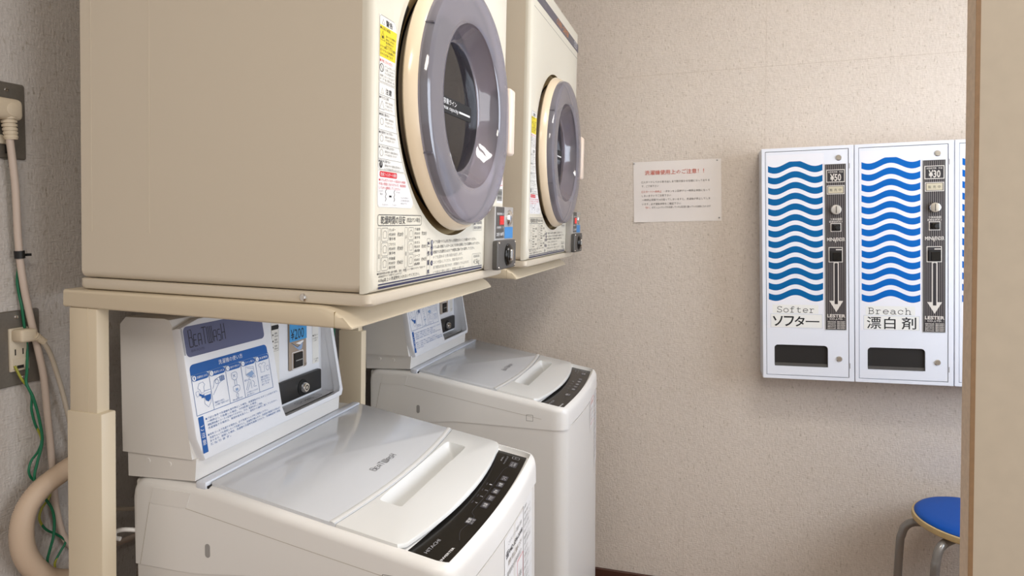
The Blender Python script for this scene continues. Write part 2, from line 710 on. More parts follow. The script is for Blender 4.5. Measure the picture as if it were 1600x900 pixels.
def make_dryer(label):
    root = thing('clothes_dryer', label, 'dryer', DO, (0, TD, 0))
    FR = .016                                   # thickness of the cream front
    # casing: steel shell open to the front
    mb = MB()
    cs = rrect(0.0, 0.0, DW, DH, .012, 4)
    o = [(-FR, y, z) for y, z in cs]
    b = [(-DD + .012, y, z) for y, z in cs]
    b2 = [(-DD, DW / 2 + (y - DW / 2) * .96, DH / 2 + (z - DH / 2) * .965) for y, z in cs]
    i1 = [(-FR, DW / 2 + (y - DW / 2) * .985, DH / 2 + (z - DH / 2) * .985) for y, z in cs]
    i2 = [(-DD + .02, p[1], p[2]) for p in i1]
    mb.bridge([i2, i1, o, b, b2])
    mb.cap(b2, None, True)
    mb.cap(i2)
    # two long pressed lines down each side sheet
    for y in (-.0004,):
        for x in (-.468, -.36):
            mb.box(x - .0012, x + .0012, y, .004, .07, .66)
    mb.build('casing', M_beige, root)
    # base tray
    mb = MB()
    zs = [(-.0016, .0002), (-.006, 0.0), (-.0128, 0.0), (-.0158, -.0016), (-.0172, -.0045), (-.0176, -.008)]
    rows = []
    for z, g in [(-.0008, .0014)] + [(z, -g) for z, g in zs]:
        rows.append([(-DD / 2 + x, DW / 2 + y, z) for x, y in rrect(-DD / 2 + .004 + g, -DW / 2 + g, DD / 2 - g, DW / 2 - g, .013, 5)])
    mb.bridge(rows)
    mb.cap(rows[0])
    mb.cap(rows[-1], None, True)
    mb.build('base_tray', M_beige, root)
    mb = MB().solidlathe([(0, .0056), (.002, .0052), (.003, .0035)], (-.100, -.0002, -.009), (0, -1, 0), 16)
    mb.box(-.1035, -.0965, -.0036, -.002, -.0098, -.0082)
    mb.build('casing_screw', M_chrome, root)
    # cream front with the round door opening
    n = 96
    R0 = .2165
    mb = MB()

    def rl(x, inset):
        return rect_loop_angular(x, inset, DW - inset, inset, DH - inset, YC, ZCD, n)
    L0 = rl(-FR, 0)
    L1 = rl(-.011, 0.0)
    L2 = rl(-.0045, .0015)
    L3 = rl(-.0012, .0048)
    L4 = rl(0, .011)
    r0 = ring_loop(-.0012, YC, ZCD, R0 + .012, n)
    r1 = ring_loop(-.0036, YC, ZCD, R0, n)
    r0a = ring_loop(0, YC, ZCD, R0 + .016, n)
    mb.bridge([L0, L1, L2, L3, L4, r0a, r0, r1])
    mb.build('front_panel', M_beige_front, root, smooth=40)
    # recess behind the door, its shadow put into the brown
    mb = MB()
    mb.lathe([(-.0036, R0), (-.016, R0 - .001), (-.016, .19)], (0, YC, ZCD), (1, 0, 0), n)
    mb.build('door_recess', M_gap, root)
    mb = MB()
    rows = []
    for k in range(31):
        a_ = radians(143 + 80 * k / 30)
        rows.append([(x, YC + cos(a_) * r_, ZCD + sin(a_) * r_) for x, r_ in ((-.0158, .2145), (-.0125, .2145), (-.0125, .198), (-.0158, .198))])
    mb.grid(rows)
    mb.build('recess_arc', M_gapb, root)  # black arc over the left part of the recess floor
    # drum
    mb = MB()
    mb.lathe([(-.031, .152), (-.05, .156), (-.055, .20), (-.40, .205), (-.43, .19), (-.44, .12), (-.45, .0005)], (0, YC, ZCD), (1, 0, 0), 64)
    drum = mb.build('drum', M_drum, root)
    for k in range(3):
        a = radians(95 + 120 * k)
        rr = MB()
        pr = []
        for d, h in ((-.022, 0), (-.012, .030), (.012, .030), (.022, 0)):
            y = YC + cos(a) * (.203 - h) - sin(a) * d
            z = ZCD + sin(a) * (.203 - h) + cos(a) * d
            pr.append((-.40, y, z))
        rr.prism(pr, (.33, 0, 0))
        rr.build('drum_fin', M_drum, drum)
    # door: cream ring
    mb = MB()
    mb.lathe([(-.0155, .185), (-.010, .190), (-.004, .1972), (.001, .2060), (.004, .2082), (.008, .2078), (.014, .2050), (.019, .2015), (.0215, .199), (.0215, .193), (.016, .191), (-.01, .155), (-.0155, .150), (-.0155, .185)],
             (0, YC, ZCD), (1, 0, 0), n)
    door = mb.build('door_ring', M_ring, root)
    # smoky cover, hollowed by the deep bowl
    mb = MB()
    mb.lathe([(.016, .197), (.020, .1985), (.029, .1975), (.0345, .1945), (.0372, .189), (.0378, .183), (.0378, .150), (.0365, .140), (.0335, .1355)],
             (0, YC, ZCD), (1, 0, 0), n)
    cover = mb.build('door_cover', M_smoke, door)
    mb = MB()
    pts_ = spline([(.0335, .1355, 0), (.029, .1335, 0), (.019, .1270, 0), (.009, .1190, 0), (.003, .1135, 0), (.0008, .1100, 0), (.0002, .1080, 0)], 4)
    mb.lathe([(p.x, p.y) for p in pts_], (0, YC, ZCD), (1, 0, 0), 128)
    mb.build('door_bowl', M_smokeg, door)
    mb = MB()
    mb.disc((.0002, YC, ZCD), (1, 0, 0), .108, 64)
    mb.build('door_glass', M_glass, door, smooth=0)
    # dark rim inside cover, hinge notches
    mb = MB()
    mb.lathe([(.0195, .1975), (.0195, .189), (.0185, .189), (.0185, .1975), (.0195, .1975)], (0, YC, ZCD), (1, 0, 0), n)
    mb.build('cover_gasket', mat('slate_gasket', '3b3947', .4), door)
    for a in (152, 208):
        a_ = radians(a)
        MB().box(.019, .0345, YC + cos(a_) * .198 - .001, YC + cos(a_) * .198 + .003, ZCD + sin(a_) * .198 - .0013, ZCD + sin(a_) * .198 + .0013).build('cover_notch', M_namestrip, door)
    # load line label inside the glass
    d = Decal()
    d.rect(-.068, -.0135, .068, .0135, M_inkb, 1, .006)
    d.text('容量ライン', -.062, .0015, -.004, .0105, M_inkw, 2)
    d.text('max capacity', -.062, -.0095, .004, -.0010, M_inkw, 2)
    d.rect(.008, -.0055, .061, -.0022, M_inkw, 2)
    d.build('load_line_label', door, (.0006, YC + .005, ZCD - .001), (0, 1, 0), (0, 0, 1))
    # handle and the dark grip hollow beside it
    mb = MB()
    mb.box(.012, .046, .4725, .5035, .226, .358, .006, 3)
    for i, v in enumerate(mb.v):
        f = abs(v[2] - .292) / .066
        mb.v[i] = (v[0] - .006 * max(0, f - .75) * 4 * (v[0] > .03), v[1], v[2])
    mb.build('door_handle', M_handle, root)
    lp = rrect(.452, .232, .470, .352, .007, 4)
    mb = MB().prism([(.014, y, z) for y, z in lp], (.020, 0, 0))
    mb.build('grip_hollow', mat('dark_violet_plastic', '4f4a5a', .3), door)
    for z in (.318, .345):
        MB().box(.0345, .0362, .449, .4515, z, z + .012).build('latch_tab', M_handle, door)

    # ---------------- print on the front
    d = Decal()
    # narrow outlined warning column
    d.poly([(.0155, .3655), (.060, .3655), (.064, .360), (.0655, .350), (.0605, .280), (.0605, .279), (.0155, .279)], M_sticker, 1)
    d.line([(.0165, .3625), (.020, .3652), (.056, .3652), (.0625, .3605), (.0605, .2795), (.0165, .2795)], .0007, M_inkg, 2, True)
    d.poly([(.0165, .3525), (.0650, .3525), (.0602, .3115), (.0165, .3115)], M_yellow, 2)
    d.line([(.022, .3545), (.0255, .3610), (.029, .3545)], .0007, M_ink, 3, True)
    d.text('警告', .033, .3540, .052, .3620, M_inkb, 3, .012)
    d.text('●火災の原因', .0175, .3470, .045, .3510, M_ink, 3)
    d.line([(.0185, .3335), (.0245, .3455), (.0305, .3335)], .0009, M_inkb, 3, True)
    d.circ(.0245, .3375, .0021, M_inkb, 3)
    for i, t in enumerate(('油のついた衣類等は', '絶対に入れない', '自然発火の', 'おそれあり')):
        y = .3425 - i * .0042
        d.text(t, .033, y - .0032, .0605 - i * .003, y, M_ink, 3)
    for i, t in enumerate(('ドライ溶剤のついた衣類を', '近づけない引火爆発の', 'おそれがあります')):
        y = .3270 - i * .0047
        d.text(t, .0180, y - .0036, .0610 - i * .004, y, M_ink, 3)
    d.text('●子供にさわらせない', .0175, .3045, .053, .3090, M_inkr, 3)
    d.ring(.0225, .2975, .0055, .0009, M_ink, 3)
    d.line([(.0190, .3012), (.0260, .2938)], .0008, M_ink, 3)
    for i, t in enumerate(('ドラムの中に入る', 'と閉じ込めら', 'れる危険あり')):
        y = .3025 - i * .0044
        d.text(t, .031, y - .0033, .0595 - i * .001, y, M_inkg, 3)
    for i, t in enumerate(('使用しないときは必ず', 'ドアを閉める')):
        d.text(t, .0180, .2855 - i * .0045, .0585, .2890 - i * .0045, M_inkg, 3)
    # caution column widening downward
    d.poly([(.0155, .2785), (.0605, .2785), (.062, .250), (.067, .225), (.078, .195), (.094, .166), (.094, .1635), (.0155, .1635)], M_sticker, 1)
    d.line([(.0165, .2775), (.0598, .2775), (.0612, .250), (.0662, .225), (.0772, .195), (.0925, .1665), (.0905, .1645), (.0195, .1645), (.0165, .168)], .0006, M_inkg, 2, True)
    d.line([(.0215, .2645), (.025, .2715), (.0285, .2645)], .0007, M_inkg, 3, True)
    d.text('注意', .034, .2645, .0515, .2725, M_inkb, 3, .01)
    ys = [(.262, .0608), (.240, .0632), (.2165, .0695), (.197, .0768), (.1785, .0855)]
    heads = ('●やけどに注意', '●無理に開けない', '●洗濯物をつめすぎない', '●こげやすい物を入れない', '●運転中に開けない')
    for (y, xr), h in zip(ys, heads):
        d.line([(.0165, y), (xr, y)], .0005, M_inkg, 3)
        d.text(h, .0175, y - .0050, min(xr - .008, .0175 + .0036 * len(h)), y - .0012, M_ink, 3)
    d.line([(.0180, .2435), (.0245, .2545), (.0310, .2435)], .0008, M_ink, 3, True)
    for (y, xr), k in zip(ys, (4, 3, 2, 2, 2)):
        for i in range(k):
            yy = y - .0068 - i * .0044
            if yy < y - .0175: break
            d.text(('運転中や運転直後は', 'ドアや内部が熱くなります', '手をふれないで下さい', '確認してください')[i], .0335, yy - .0031, xr - .005 - .003 * (i % 2), yy, M_inkg, 3)
    for y in (.2275, .2055, .1865):
        d.ring(.0245, y, .0046, .0006, M_inkg, 3)
    d.circ(.0235, .1705, .0044, M_inkb, 3, ry=.0044)
    d.rect(.0229, .1695, .0241, .1738, M_inkw, 4)
    # filter sheet
    d.poly([(.0155, .1625), (.094, .1625), (.108, .145), (.1225, .124), (.1225, .1190), (.118, .1145), (.019, .1145), (.0155, .118)], M_labelw, 1)
    d.rect(.0205, .1545, .0705, .1622, M_inkr, 2, .0025)
    d.text('乾燥フィルターの掃除', .023, .1558, .0685, .1608, M_inkw, 3)
    for i, t in enumerate(('●ドラム内フィルターの目詰まりは乾燥', '不足の原因となりますので、毎回掃除', 'してから使用してください')):
        d.text(t, .0185, .1488 - i * .0052, .0965 + i * .002 - (i == 2) * .020, .1525 - i * .0052, M_inkr, 3)
    for x in (.038, .063):
        for k in range(5):
            d.line([(x - .0015 + .003 * (k % 2), .1225 + k * .0032), (x + .0015 - .003 * (k % 2), .1257 + k * .0032)], .0012, M_inkg, 3)
    d.rect(.0475, .1282, .0545, .1306, M_inkb, 3)
    for t, a, b, c, e in (('フィルター', .0185, .1345, .031, .1372), ('取手', .022, .1305, .029, .1332), ('ドラム内', .069, .1345, .079, .1370),
                          ('フィルターを引き出して', .083, .1275, .108, .1300), ('ゴミを取り除き元通りに', .083, .1235, .112, .1260), ('はめ込んで下さい', .083, .1195, .103, .1220),
                          ('フィルターカバー', .028, .1165, .045, .1190), ('フィルター', .058, .1165, .070, .1190)):
        d.text(t, a, b, c, e, M_inkg, 3)
    # drying time guide
    d.frame(.0165, .0893, .1545, .1047, .0008, M_ink, 2, .0045)
    d.text('乾燥時間の目安', .0255, .0915, .0985, .1028, M_ink, 2, .004)
    d.text('(常温25℃の場合)', .1035, .0930, .1495, .1008, M_ink, 2)
    for x0, items in ((.0165, (('カッター', '約20分', '薄手地'), ('ブラウス', '約20分', '薄手地'), ('作業着', '約30分', '厚手地'))),
                      (.0975, (('下着類', '約20分', '薄手地'), ('タオル', '約25分', '綿'), ('シーツ', '約30分', '綿')))):
        d.frame(x0, .0285, x0 + .009, .0868, .0005, M_inkg, 2, .001)
        for q, ch in enumerate('少量' if x0 < .05 else '多量目'):
            d.text(ch, x0 + .002, .070 - q * .024, x0 + .007, .0755 - q * .024, M_inkg, 2)
        for q, (a, b, c) in enumerate(items):
            y1 = .0868 - q * .0198
            d.frame(x0 + .0115, y1 - .0185, x0 + .0305, y1, .0006, M_inkg, 2, .003)
            d.line([(x0 + .017, y1 - .014), (x0 + .016, y1 - .006), (x0 + .021, y1 - .004), (x0 + .026, y1 - .006), (x0 + .025, y1 - .014)], .0007, M_inkg, 2, True)
            for k, t in enumerate((a, b, c)):
                d.text(t, x0 + .033, y1 - .0052 - k * .0062, x0 + .052, y1 - .0010 - k * .0062, M_ink, 2)
            d.text(('約20分', '約30分', '約45分')[q], x0 + .0585, y1 - .0125, x0 + .0765, y1 - .0065, M_ink, 2)
    d.text('●乾燥時間は衣類の量や種類、温度、湿度によって異なりますので目安です', .0165, .0238, .170, .0270, M_ink, 2)
    d.text('※乾燥途中でドアを開けると止まります', .0205, .0200, .090, .0230, M_ink, 2)
    d.text('4.5kg以上の洗濯物を入れないでください。', .0205, .0130, .150, .0190, M_ink, 2)
    # steps of use
    d.frame(.1755, .0075, .1875, .0690, .0006, M_inkg, 2, .001)
    for q, ch in enumerate('操作順序'):
        d.text(ch, .1775, .0555 - q * .0145, .1855, .0640 - q * .0145, M_inknavy, 2, .02)
    steps = ('ドアを開けドラム内に残りの洗濯物がないことを確かめてください。', 'ドラム奥の乾燥フィルターに糸くずがあれば掃除してから洗濯物を入れてください。', '乾燥する洗濯物を入れドアを確実に閉めてから操作してください。', 'ドアを閉めると表示部が点灯します。', 'コインを投入してください。乾燥が始まります。',
             '終了時間は表示部に表示されます。冷風運転をしてから止まります。', 'ドアを開けると運転は一時停止し、再び閉じると再開します。')
    for q, t in enumerate(steps):
        y = .0655 - q * .0082
        d.text(t, .2015, y - .0055, (.405, .425, .396, .335, .338, .368, .345)[q] - .004, y, M_inkg if q > 2 else M_ink, 2)
    for q, y in enumerate((.0620, .0540, .0455, .0295)):
        d.circ(.1945, y, .0042, M_inknavy, 2)
        d.text('1234'[q], .1935, y - .0025, .1955, y + .0025, M_inkw, 3)
    d.frame(.380, .0105, .428, .0350, .0006, M_inkg, 2, .001)
    d.text('乾燥容量', .388, .0275, .421, .0325, M_inkg, 2)
    d.text('4.5kg', .388, .0125, .421, .0245, M_inkg, 2)
    d.frame(.385, .0785, .432, .0985, .0006, M_inkg, 2, .001)
    d.rect(.388, .0895, .396, .0965, M_inknavy, 2)
    d.text('4.5kg乾燥機', .398, .0895, .430, .0965, M_inknavy, 2)
    d.text('電気式業務用', .389, .0810, .428, .0865, M_inknavy, 2)
    # two rules along the bottom
    d.rect(.0200, .0098, .4345, .0116, M_inknavy, 2)
    d.rect(.0200, .0048, .4345, .0080, M_inknavy, 2)
    d.build('instruction_print', root, (0, 0, 0), (0, 1, 0), (0, 0, 1), .0002)
    # label right of the door
    d = Decal()
    d.rect(.520, .1335, .560, .215, M_labelw, 1)
    d.frame(.522, .170, .558, .212, .0012, M_inkr, 2, .004)
    d.rect(.523, .138, .557, .163, M_inkg, 2)
    d.text('高温注意', .526, .151, .554, .159, M_inkb, 3)
    d.text('手を触れないでください', .525, .142, .555, .147, M_inkb, 3)
    d.build('hot_surface_label', root, (0, 0, 0), (0, 1, 0), (0, 0, 1), .0002)
    # name strip along the top
    mb = MB().box(-.001, .0012, .008, DW - .003, .6385, .6628)
    ns = mb.build('name_strip', M_namestrip, root, smooth=0)
    d = Decal()
    d.text('COIN・DRYER', .255, .643, .415, .660, M_orange, 1, .01, slant=.3)
    d.text('4.5kg', .075, .645, .135, .658, M_inkg, 1)
    d.text('乾燥機', .440, .647, .478, .656, M_inkg, 1)
    d.frame(.500, .6435, .546, .6595, .0016, M_inkw, 1, .003)
    d.text('4.5', .510, .6475, .536, .6555, M_inkw, 1)
    d.build('name_print', ns, (.0012, 0, 0), (0, 1, 0), (0, 0, 1), .0001, kind='stuff')
    MB().box(-.0004, .0003, .02, DW - .012, .6175, .6185).build('panel_crease', M_inkg, root, smooth=0)
    # coin box
    mb = MB().box(.0, .022, .447, .5705, .0005, .1255, .002, 2)
    cb = mb.build('coin_box', M_steel, root)
    mb = MB().box(.021, .0228, .4515, .5045, .0625, .1245, .0005, 1)
    mb.build('display_panel', M_greyplate, cb)
    mb = MB().box(.0222, .0234, .473, .5015, .0890, .1072)
    mb.build('led_window', M_ledpanel, cb, smooth=0)
    d = Decal()
    for x in (.479, .490):
        for (a, b, c, e) in ((0, 0, .007, .0012), (0, .0066, .007, .0078), (0, .0130, .007, .0142), (0, 0, .0012, .0142), (.0058, 0, .007, .0142)):
            d.rect(x + a, .0910 + b, x + c, .0910 + e, M_led, 1)
    d.build('led_digits', cb, (.0235, 0, 0), (0, 1, 0), (0, 0, 1), .0001)
    d = Decal()
    d.text('運転残時間  分', .456, .1085, .499, .1130, M_inkw, 1)
    d.text('料金表示', .456, .0815, .486, .0865, M_inkw, 1)
    d.text('分', .493, .0815, .4985, .0865, M_inkw, 1)
    d.text('20分 100円', .455, .0665, .500, .0745, M_inkw, 1, .01)
    d.build('display_print', cb, (.0229, 0, 0), (0, 1, 0), (0, 0, 1), .0001, kind='stuff')
    mb = MB().solidlathe([(0, .0165), (.003, .0165), (.0065, .013), (.0085, .006), (.009, .001)], (.021, .5365, .1030), (1, 0, 0), 32)
    mb.build('start_button', M_chrome, cb)
    mb = MB().box(.0215, .0228, .5100, .5655, .0610, .0845)
    bl = mb.build('blue_notice', M_skyd, cb, smooth=0)
    d = Decal()
    for i, t in enumerate(('百円専用', 'コイン投入後', 'つまみを回す')):
        d.text(t, .516, .0770 - i * .0068, .560 - i * .003, .0815 - i * .0068, M_inkw, 1)
    # coin plate
    lp = rrect(.4435, .0005, .5665, .0585, .007, 4)
    mb = MB()
    a = [(.019, y, z) for y, z in lp]
    b = [(.0285, y, z) for y, z in lp]
    lq = rrect(.4455, .0025, .5645, .0565, .006, 4)
    c = [(.0305, y, z) for y, z in lq]
    mb.bridge([a, b, c])
    mb.cap(c)
    mb.cap(a, None, True)
    mb.build('coin_plate', M_greyplate, cb)
    kc = (.0305, .5080, .0285)
    mb = MB().solidlathe([(0, .0225), (.003, .0220), (.0045, .0200), (.0065, .0190), (.0072, .0170)], kc, (1, 0, 0), 40)
    mb.build('coin_knob', M_black, cb)
    mb = MB().box(.037, .0430, .4965, .5105, .0170, .0400, .0025, 2)
    mb.build('knob_grip', M_chrome, cb)
    for y, z in ((.4505, .0535), (.5595, .0535), (.4505, .0055), (.5595, .0055)):
        MB().solidlathe([(0, .0022), (.0012, .0018)], (.0305, y, z), (1, 0, 0), 10).build('plate_rivet', M_chrome, cb)
    return root


dryer_1 = make_dryer('large cream coin dryer nearer the camera, its whole beige left side in view')
dryer_2 = copy_tree(dryer_1)
dryer_2['label'] = 'second cream coin dryer behind the first, name strip visible, beside the back wall'
dryer_2.location.y += PITCH
for o in (dryer_1, dryer_2):
    o['group'] = 'coin dryers on the stands'


# ------------------------------------------------------------------ dryer stands
def make_stand(label):
    ZB = -.0450
    foot = -1.1945
    base = DO + Vector((0, 0, 0))
    root = thing('dryer_stand', label, 'stand', base, (0, TD, 0), 'beige dryer stands')
    y0, y1 = -.0085, .565
    prof = [(-.5175, ZB + .002), (-.5170, -.0205), (-.5150, -.0182), (-.075, -.0182), (-.062, -.0195), (-.050, -.0235), (-.040, -.0290), (-.032, -.0345), (-.026, -.0400),
            (-.0225, -.0440), (-.0230, -.0462), (-.026, -.0470), (-.048, -.0462), (-.5150, ZB)]
    mb = MB()
    ins = [(0, .003), (.0012, .0008), (.003, 0)]
    rows = []
    cx, cz = -.27, -.032
    for dy, g in ins:
        rows.append([(x + (cx - x) / abs(cx - x) * g, y0 + dy, z + (cz - z) / max(abs(cz - z), 1e-6) * min(g, .004)) for x, z in prof])
    rows.append([(x, y1 - .002, z) for x, z in prof])
    rows.append([(x + (cx - x) / abs(cx - x) * .002, y1, z + (cz - z) / max(abs(cz - z), 1e-6) * .002) for x, z in prof])
    mb.bridge(rows)
    mb.cap(rows[0])
    mb.cap(rows[-1], None, True)
    mb.build('top_frame', M_stand, root, smooth=50)
    MB().box(-.0478, -.0474, y0 - .0002, y0 + .004, -.0460, -.0245).build('corner_seam', M_gap, root, smooth=0)
    for ya, yb in ((y0 + .0005, y0 + .026), (.5665, .592)):
        mb = MB()
        mb.box(-.5070, -.4525, ya + .0015, yb - .0015, -.205, ZB, .003, 2)
        mb.box(-.4700, -.4695, ya + .0011, ya + .004, -.205, ZB)
        up = mb.build('leg', M_stand, root)
        mb = MB().box(-.5105, -.4425, ya, yb, foot + .006, -.2035, .0022, 2)
        mb.build('leg_sleeve', M_stand, up)
        MB().box(-.520, -.436, ya - .004, yb + .004, foot, foot + .006, .001, 1).build('foot_plate', M_stand, up)
    return root


stand_1 = make_stand('beige steel stand under the nearer dryer, its leg by the wall sockets')
stand_2 = copy_tree(stand_1)
stand_2['label'] = 'beige steel stand under the farther dryer, leg rising between the two washers'
stand_2.location.y += PITCH


# ------------------------------------------------------------------ washing machines
def lid_z(x):
    return .868 - .168 * (x + .7466)


WW = .488


def bulge(y, a=.013):
    t = min(max(y / WW, 0), 1)
    return a * (1 - (2 * t - 1) ** 2)


def make_washer(label):
    root = thing('washing_machine', label, 'washing machine', (0, .822, 0), (0, 0, 0), 'white top loading coin washers')
    XF = -.337
    # cabinet: plan outline with rounded corners and a bowed front
    def plan(xf, xr, g, r=.034):
        pts = []
        for k in range(7):                      # near front corner
            a = radians(-90 + 90 * k / 6)
            pts.append((xf - r + r * cos(a), g + r + r * sin(a)))
        for k in range(1, 12):
            y = g + r + (WW - 2 * g - 2 * r) * k / 12
            pts.append((xf, y))
        for k in range(7):
            a = radians(0 + 90 * k / 6)
            pts.append((xf - r + r * cos(a), WW - g - r + r * sin(a)))
        pts.append((xr, WW - g))
        pts.append((xr, g))
        return [(x + (bulge(y, .013) if x > xf - .02 else 0), y) for x, y in pts]
    mb = MB()
    lo = plan(XF, -.885, .0014)
    rows = [[(x, y, z) for x, y in lo] for z in (.03, .7405)]
    mb.bridge(rows)
    mb.cap(rows[0])
    mb.cap(rows[1], None, True)
    mb.build('cabinet', M_white_side, root)
    for x in (-.84, -.39):
        for y in (.06, WW - .06):
            MB().solidlathe([(0, .022), (.032, .018)], (x, y, 0), (0, 0, 1), 16).build('foot', M_blackm, root)
    MB().box(-.893, -.852, .007, WW - .007, .40, .8600, .006, 2).build('rear_cover', M_white_side, root)
    # top cover: sections across the machine, from back to front
    st = []
    for x, z in ((-.888, .846), (-.8865, .855), (-.882, .861), (-.872, .8645), (-.858, .866), (-.80, .866), (-.772, .8655), (-.758, .8635), (-.74, .861)):
        st.append((x, z))
    for i in range(1, 33):
        x = -.74 + (.74 - .352) * i / 32
        st.append((x, lid_z(x) - .0055))
    zf = lid_z(-.352) - .0055
    for k in range(1, 7):
        a = radians(90 * k / 6)
        st.append((-.352 + .016 * sin(a), zf - .020 * (1 - cos(a))))
    st.append((XF + .0012, zf - .028))
    st.append((XF + .0012, .745))
    rows = []
    r = .014
    for x, zt in st:
        w = min(1, max(0, (x + .56) / .14))
        w = w * w * (3 - 2 * w)
        inset = 0
        rc = .030
        if x > XF + .002 - rc:
            q = min(1, (x - (XF + .002 - rc)) / rc)
            inset = rc - sqrt(max(0, rc * rc - (q * rc) ** 2)) * 1.0
        inset = min(inset, .024)
        zs = .722 + .017 * min(1, max(0, (x + .78) / .14))
        if zt < zs + .01:
            zs = min(zs, zt - .002)
        dz = zt - zs
        rr = min(r, dz * .6)
        drop = 0
        if -.765 < x < -.42: drop = .0035
        elif -.42 <= x <= -.352: drop = .0105
        sec = [(inset, zs)]
        for k in range(6):
            a = radians(90 * k / 5)
            sec.append((inset + rr * (1 - cos(a)), zt - rr * (1 - sin(a))))
        e = inset + rr + .0015
        sec += [(e, zt), (e + .0008, zt - drop)]
        half = sec
        mid = [(e + .001 + (WW - 2 * e - .002) * k / 48, zt - drop) for k in range(1, 48)]
        # well for the lid's grip pocket
        if -.535 < x < -.445: mid = [(y, z - (.05 if .098 < y < .421 else 0)) for y, z in mid]
        full = half + mid + [(WW - y, z) for y, z in reversed(half)]
        rows.append([(x + bulge(y) * w, y, z) for y, z in full])
    mb = MB()
    mb.grid(rows)
    n = len(rows[0])
    # close the back and the front with strips
    for row in (rows[0], rows[-1]):
        h = n // 2
        mb.add(row, [(i, i + 1, n - 2 - i, n - 1 - i) for i in range(h - 1)])
    mb.build('top_cover', M_white, root, smooth=45)
    # raised corner caps at the back ends of the shoulders
    for s in (0, 1):
        yy = -.0008 if s == 0 else WW - .0012
        lp = [(-.848, yy, .852), (-.856, yy, .8275), (-.8505, yy, .8262), (-.7905, yy, .8258), (-.7835, yy, .8275), (-.7745, yy, .852)]
        MB().prism(lp, (0, .002, 0)).build('corner_cap', M_white, root)
    MB().prism([(-.786, -.0003, .8262), (-.560, -.0003, .7905), (-.400, -.0003, .7660), (-.400, -.0003, .7652), (-.560, -.0003, .7897), (-.786, -.0003, .8254)], (0, .001, 0)).build('side_crease', mat('crease_shade', 'b9b2a8', .6), root, smooth=0)
    MB().prism([(-.8575, -.0003, .827), (-.8565, -.0003, .827), (-.8780, -.0003, .7225), (-.8790, -.0003, .7225)], (0, .001, 0)).build('rear_seam', mat('crease_shade', 'b9b2a8', .6), root, smooth=0)
    # side slot and small embossed square
    lp = rrect(-.7495, .7525, -.7400, .7745, .0047, 5)
    MB().prism([(x, -.0004, z) for x, z in lp], (0, .003, 0)).build('side_slot', M_key, root)
    lo2 = rrect(-.4405, .7580, -.4220, .7745, .001, 2)
    li2 = rrect(-.4395, .7590, -.4230, .7735, .0006, 2)
    mb = MB()
    mb.bridge([[(x, -.0003, z) for x, z in lo2], [(x, -.0003, z) for x, z in li2]])
    mb.build('side_mark', M_inkg, root, smooth=0)
    # hinge bar
    mb = MB().box(-.7690, -.7490, .003, .478, .858, .8705, .003, 2)
    mb.build('lid_hinge', M_bluewhite, root)
    MB().box(-.7700, -.7462, .0060, .4750, .855, .8635).build('hinge_gap', M_dark, root, smooth=0)

    # lid: glossy back half and white front half
    def front_x(y, x0, a):
        t = (y - .245) / .2315
        return x0 + a * (1 - t * t)

    def slab(name, loop, zt, th, m, rb=.003):
        mb = MB()
        cx = sum(p[0] for p in loop) / len(loop)
        cy = sum(p[1] for p in loop) / len(loop)

        def lay(g, dz):
            out = []
            for x, y in loop:
                d = Vector((cx - x, cy - y))
                d = Vector((math.copysign(min(abs(d.x), g), d.x), math.copysign(min(abs(d.y), g), d.y)))
                out.append((x + d.x, y + d.y, lid_z(x + d.x) + dz))
            return out
        rows = [lay(.001, -th), lay(0, -th + .001), lay(0, -rb), lay(rb * .3, -rb * .3), lay(rb, 0)]
        mb.bridge(rows)
        mb.cap(rows[-1])
        mb.cap(rows[0], None, True)
        return mb.build(name, m, root, smooth=40)
    Y0, Y1 = .0135, .4765
    ny = 24
    back = [(-.7463, Y1), (-.7463, Y0)]
    seam = [Y0 + (Y1 - Y0) * k / ny for k in range(ny + 1)]
    loop = back + [(front_x(y, -.5255, .0155), y) for y in seam]
    slab('lid', loop, 0, .0085, M_lid, .0015)
    # front half with the grip pocket
    N = 72
    outer = []
    rc = .022
    ol = []
    for y in seam:
        ol.append((front_x(y, -.5240, .0155), y))
    fl = []
    for k in range(ny + 1):
        y = Y1 - rc * .6 - (Y1 - Y0 - rc * 1.2) * k / ny
        fl.append((front_x(y, -.4165, .0245), y))
    for k in range(1, 6):                        # rounded front corners
        a = radians(90 * k / 6)
        ol.append((-.4300 + (.0165) * sin(a), Y1 - .012 + .012 * cos(a)))
    ol += fl
    for k in range(1, 6):
        a = radians(90 * k / 6)
        ol.append((-.4300 + .0165 * cos(a), Y0 + .012 - .012 * sin(a)))
    # resample the outline evenly by angle about the pocket centre
    pc = Vector((-.4875, .2590))

    def resample(lp):
        out = []
        m_ = len(lp)
        for k in range(N):
            a = 2 * pi * k / N
            d = Vector((cos(a) * .055, sin(a) * .25)).normalized()
            best = None
            for i in range(m_):
                p, q = Vector(lp[i]) - pc, Vector(lp[(i + 1) % m_]) - pc
                e = q - p
                den = d.x * e.y - d.y * e.x
                if abs(den) < 1e-12: continue
                t = (p.x * e.y - p.y * e.x) / den
                u = (p.x * d.y - p.y * d.x) / den
                if t > 0 and -1e-6 <= u <= 1 + 1e-6 and (best is None or t < best): best = t
            out.append((pc.x + d.x * best, pc.y + d.y * best))
        return out
    O_ = resample(ol)
    # snap outline corners
    for c in (ol[0], ol[ny]):
        j = min(range(N), key=lambda q: (O_[q][0] - c[0]) ** 2 + (O_[q][1] - c[1]) ** 2)
        O_[j] = c
    pk = rrect(-.5080, .1130, -.4650, .4060, (.008, .006, .006, .008), 6)
    pk = [(x + .006 * (1 - ((y - .259) / .146) ** 2), y) for x, y in pk]
    I_ = resample(pk)
    pk2 = rrect(-.4835, .1180, -.4725, .3990, .004, 6)
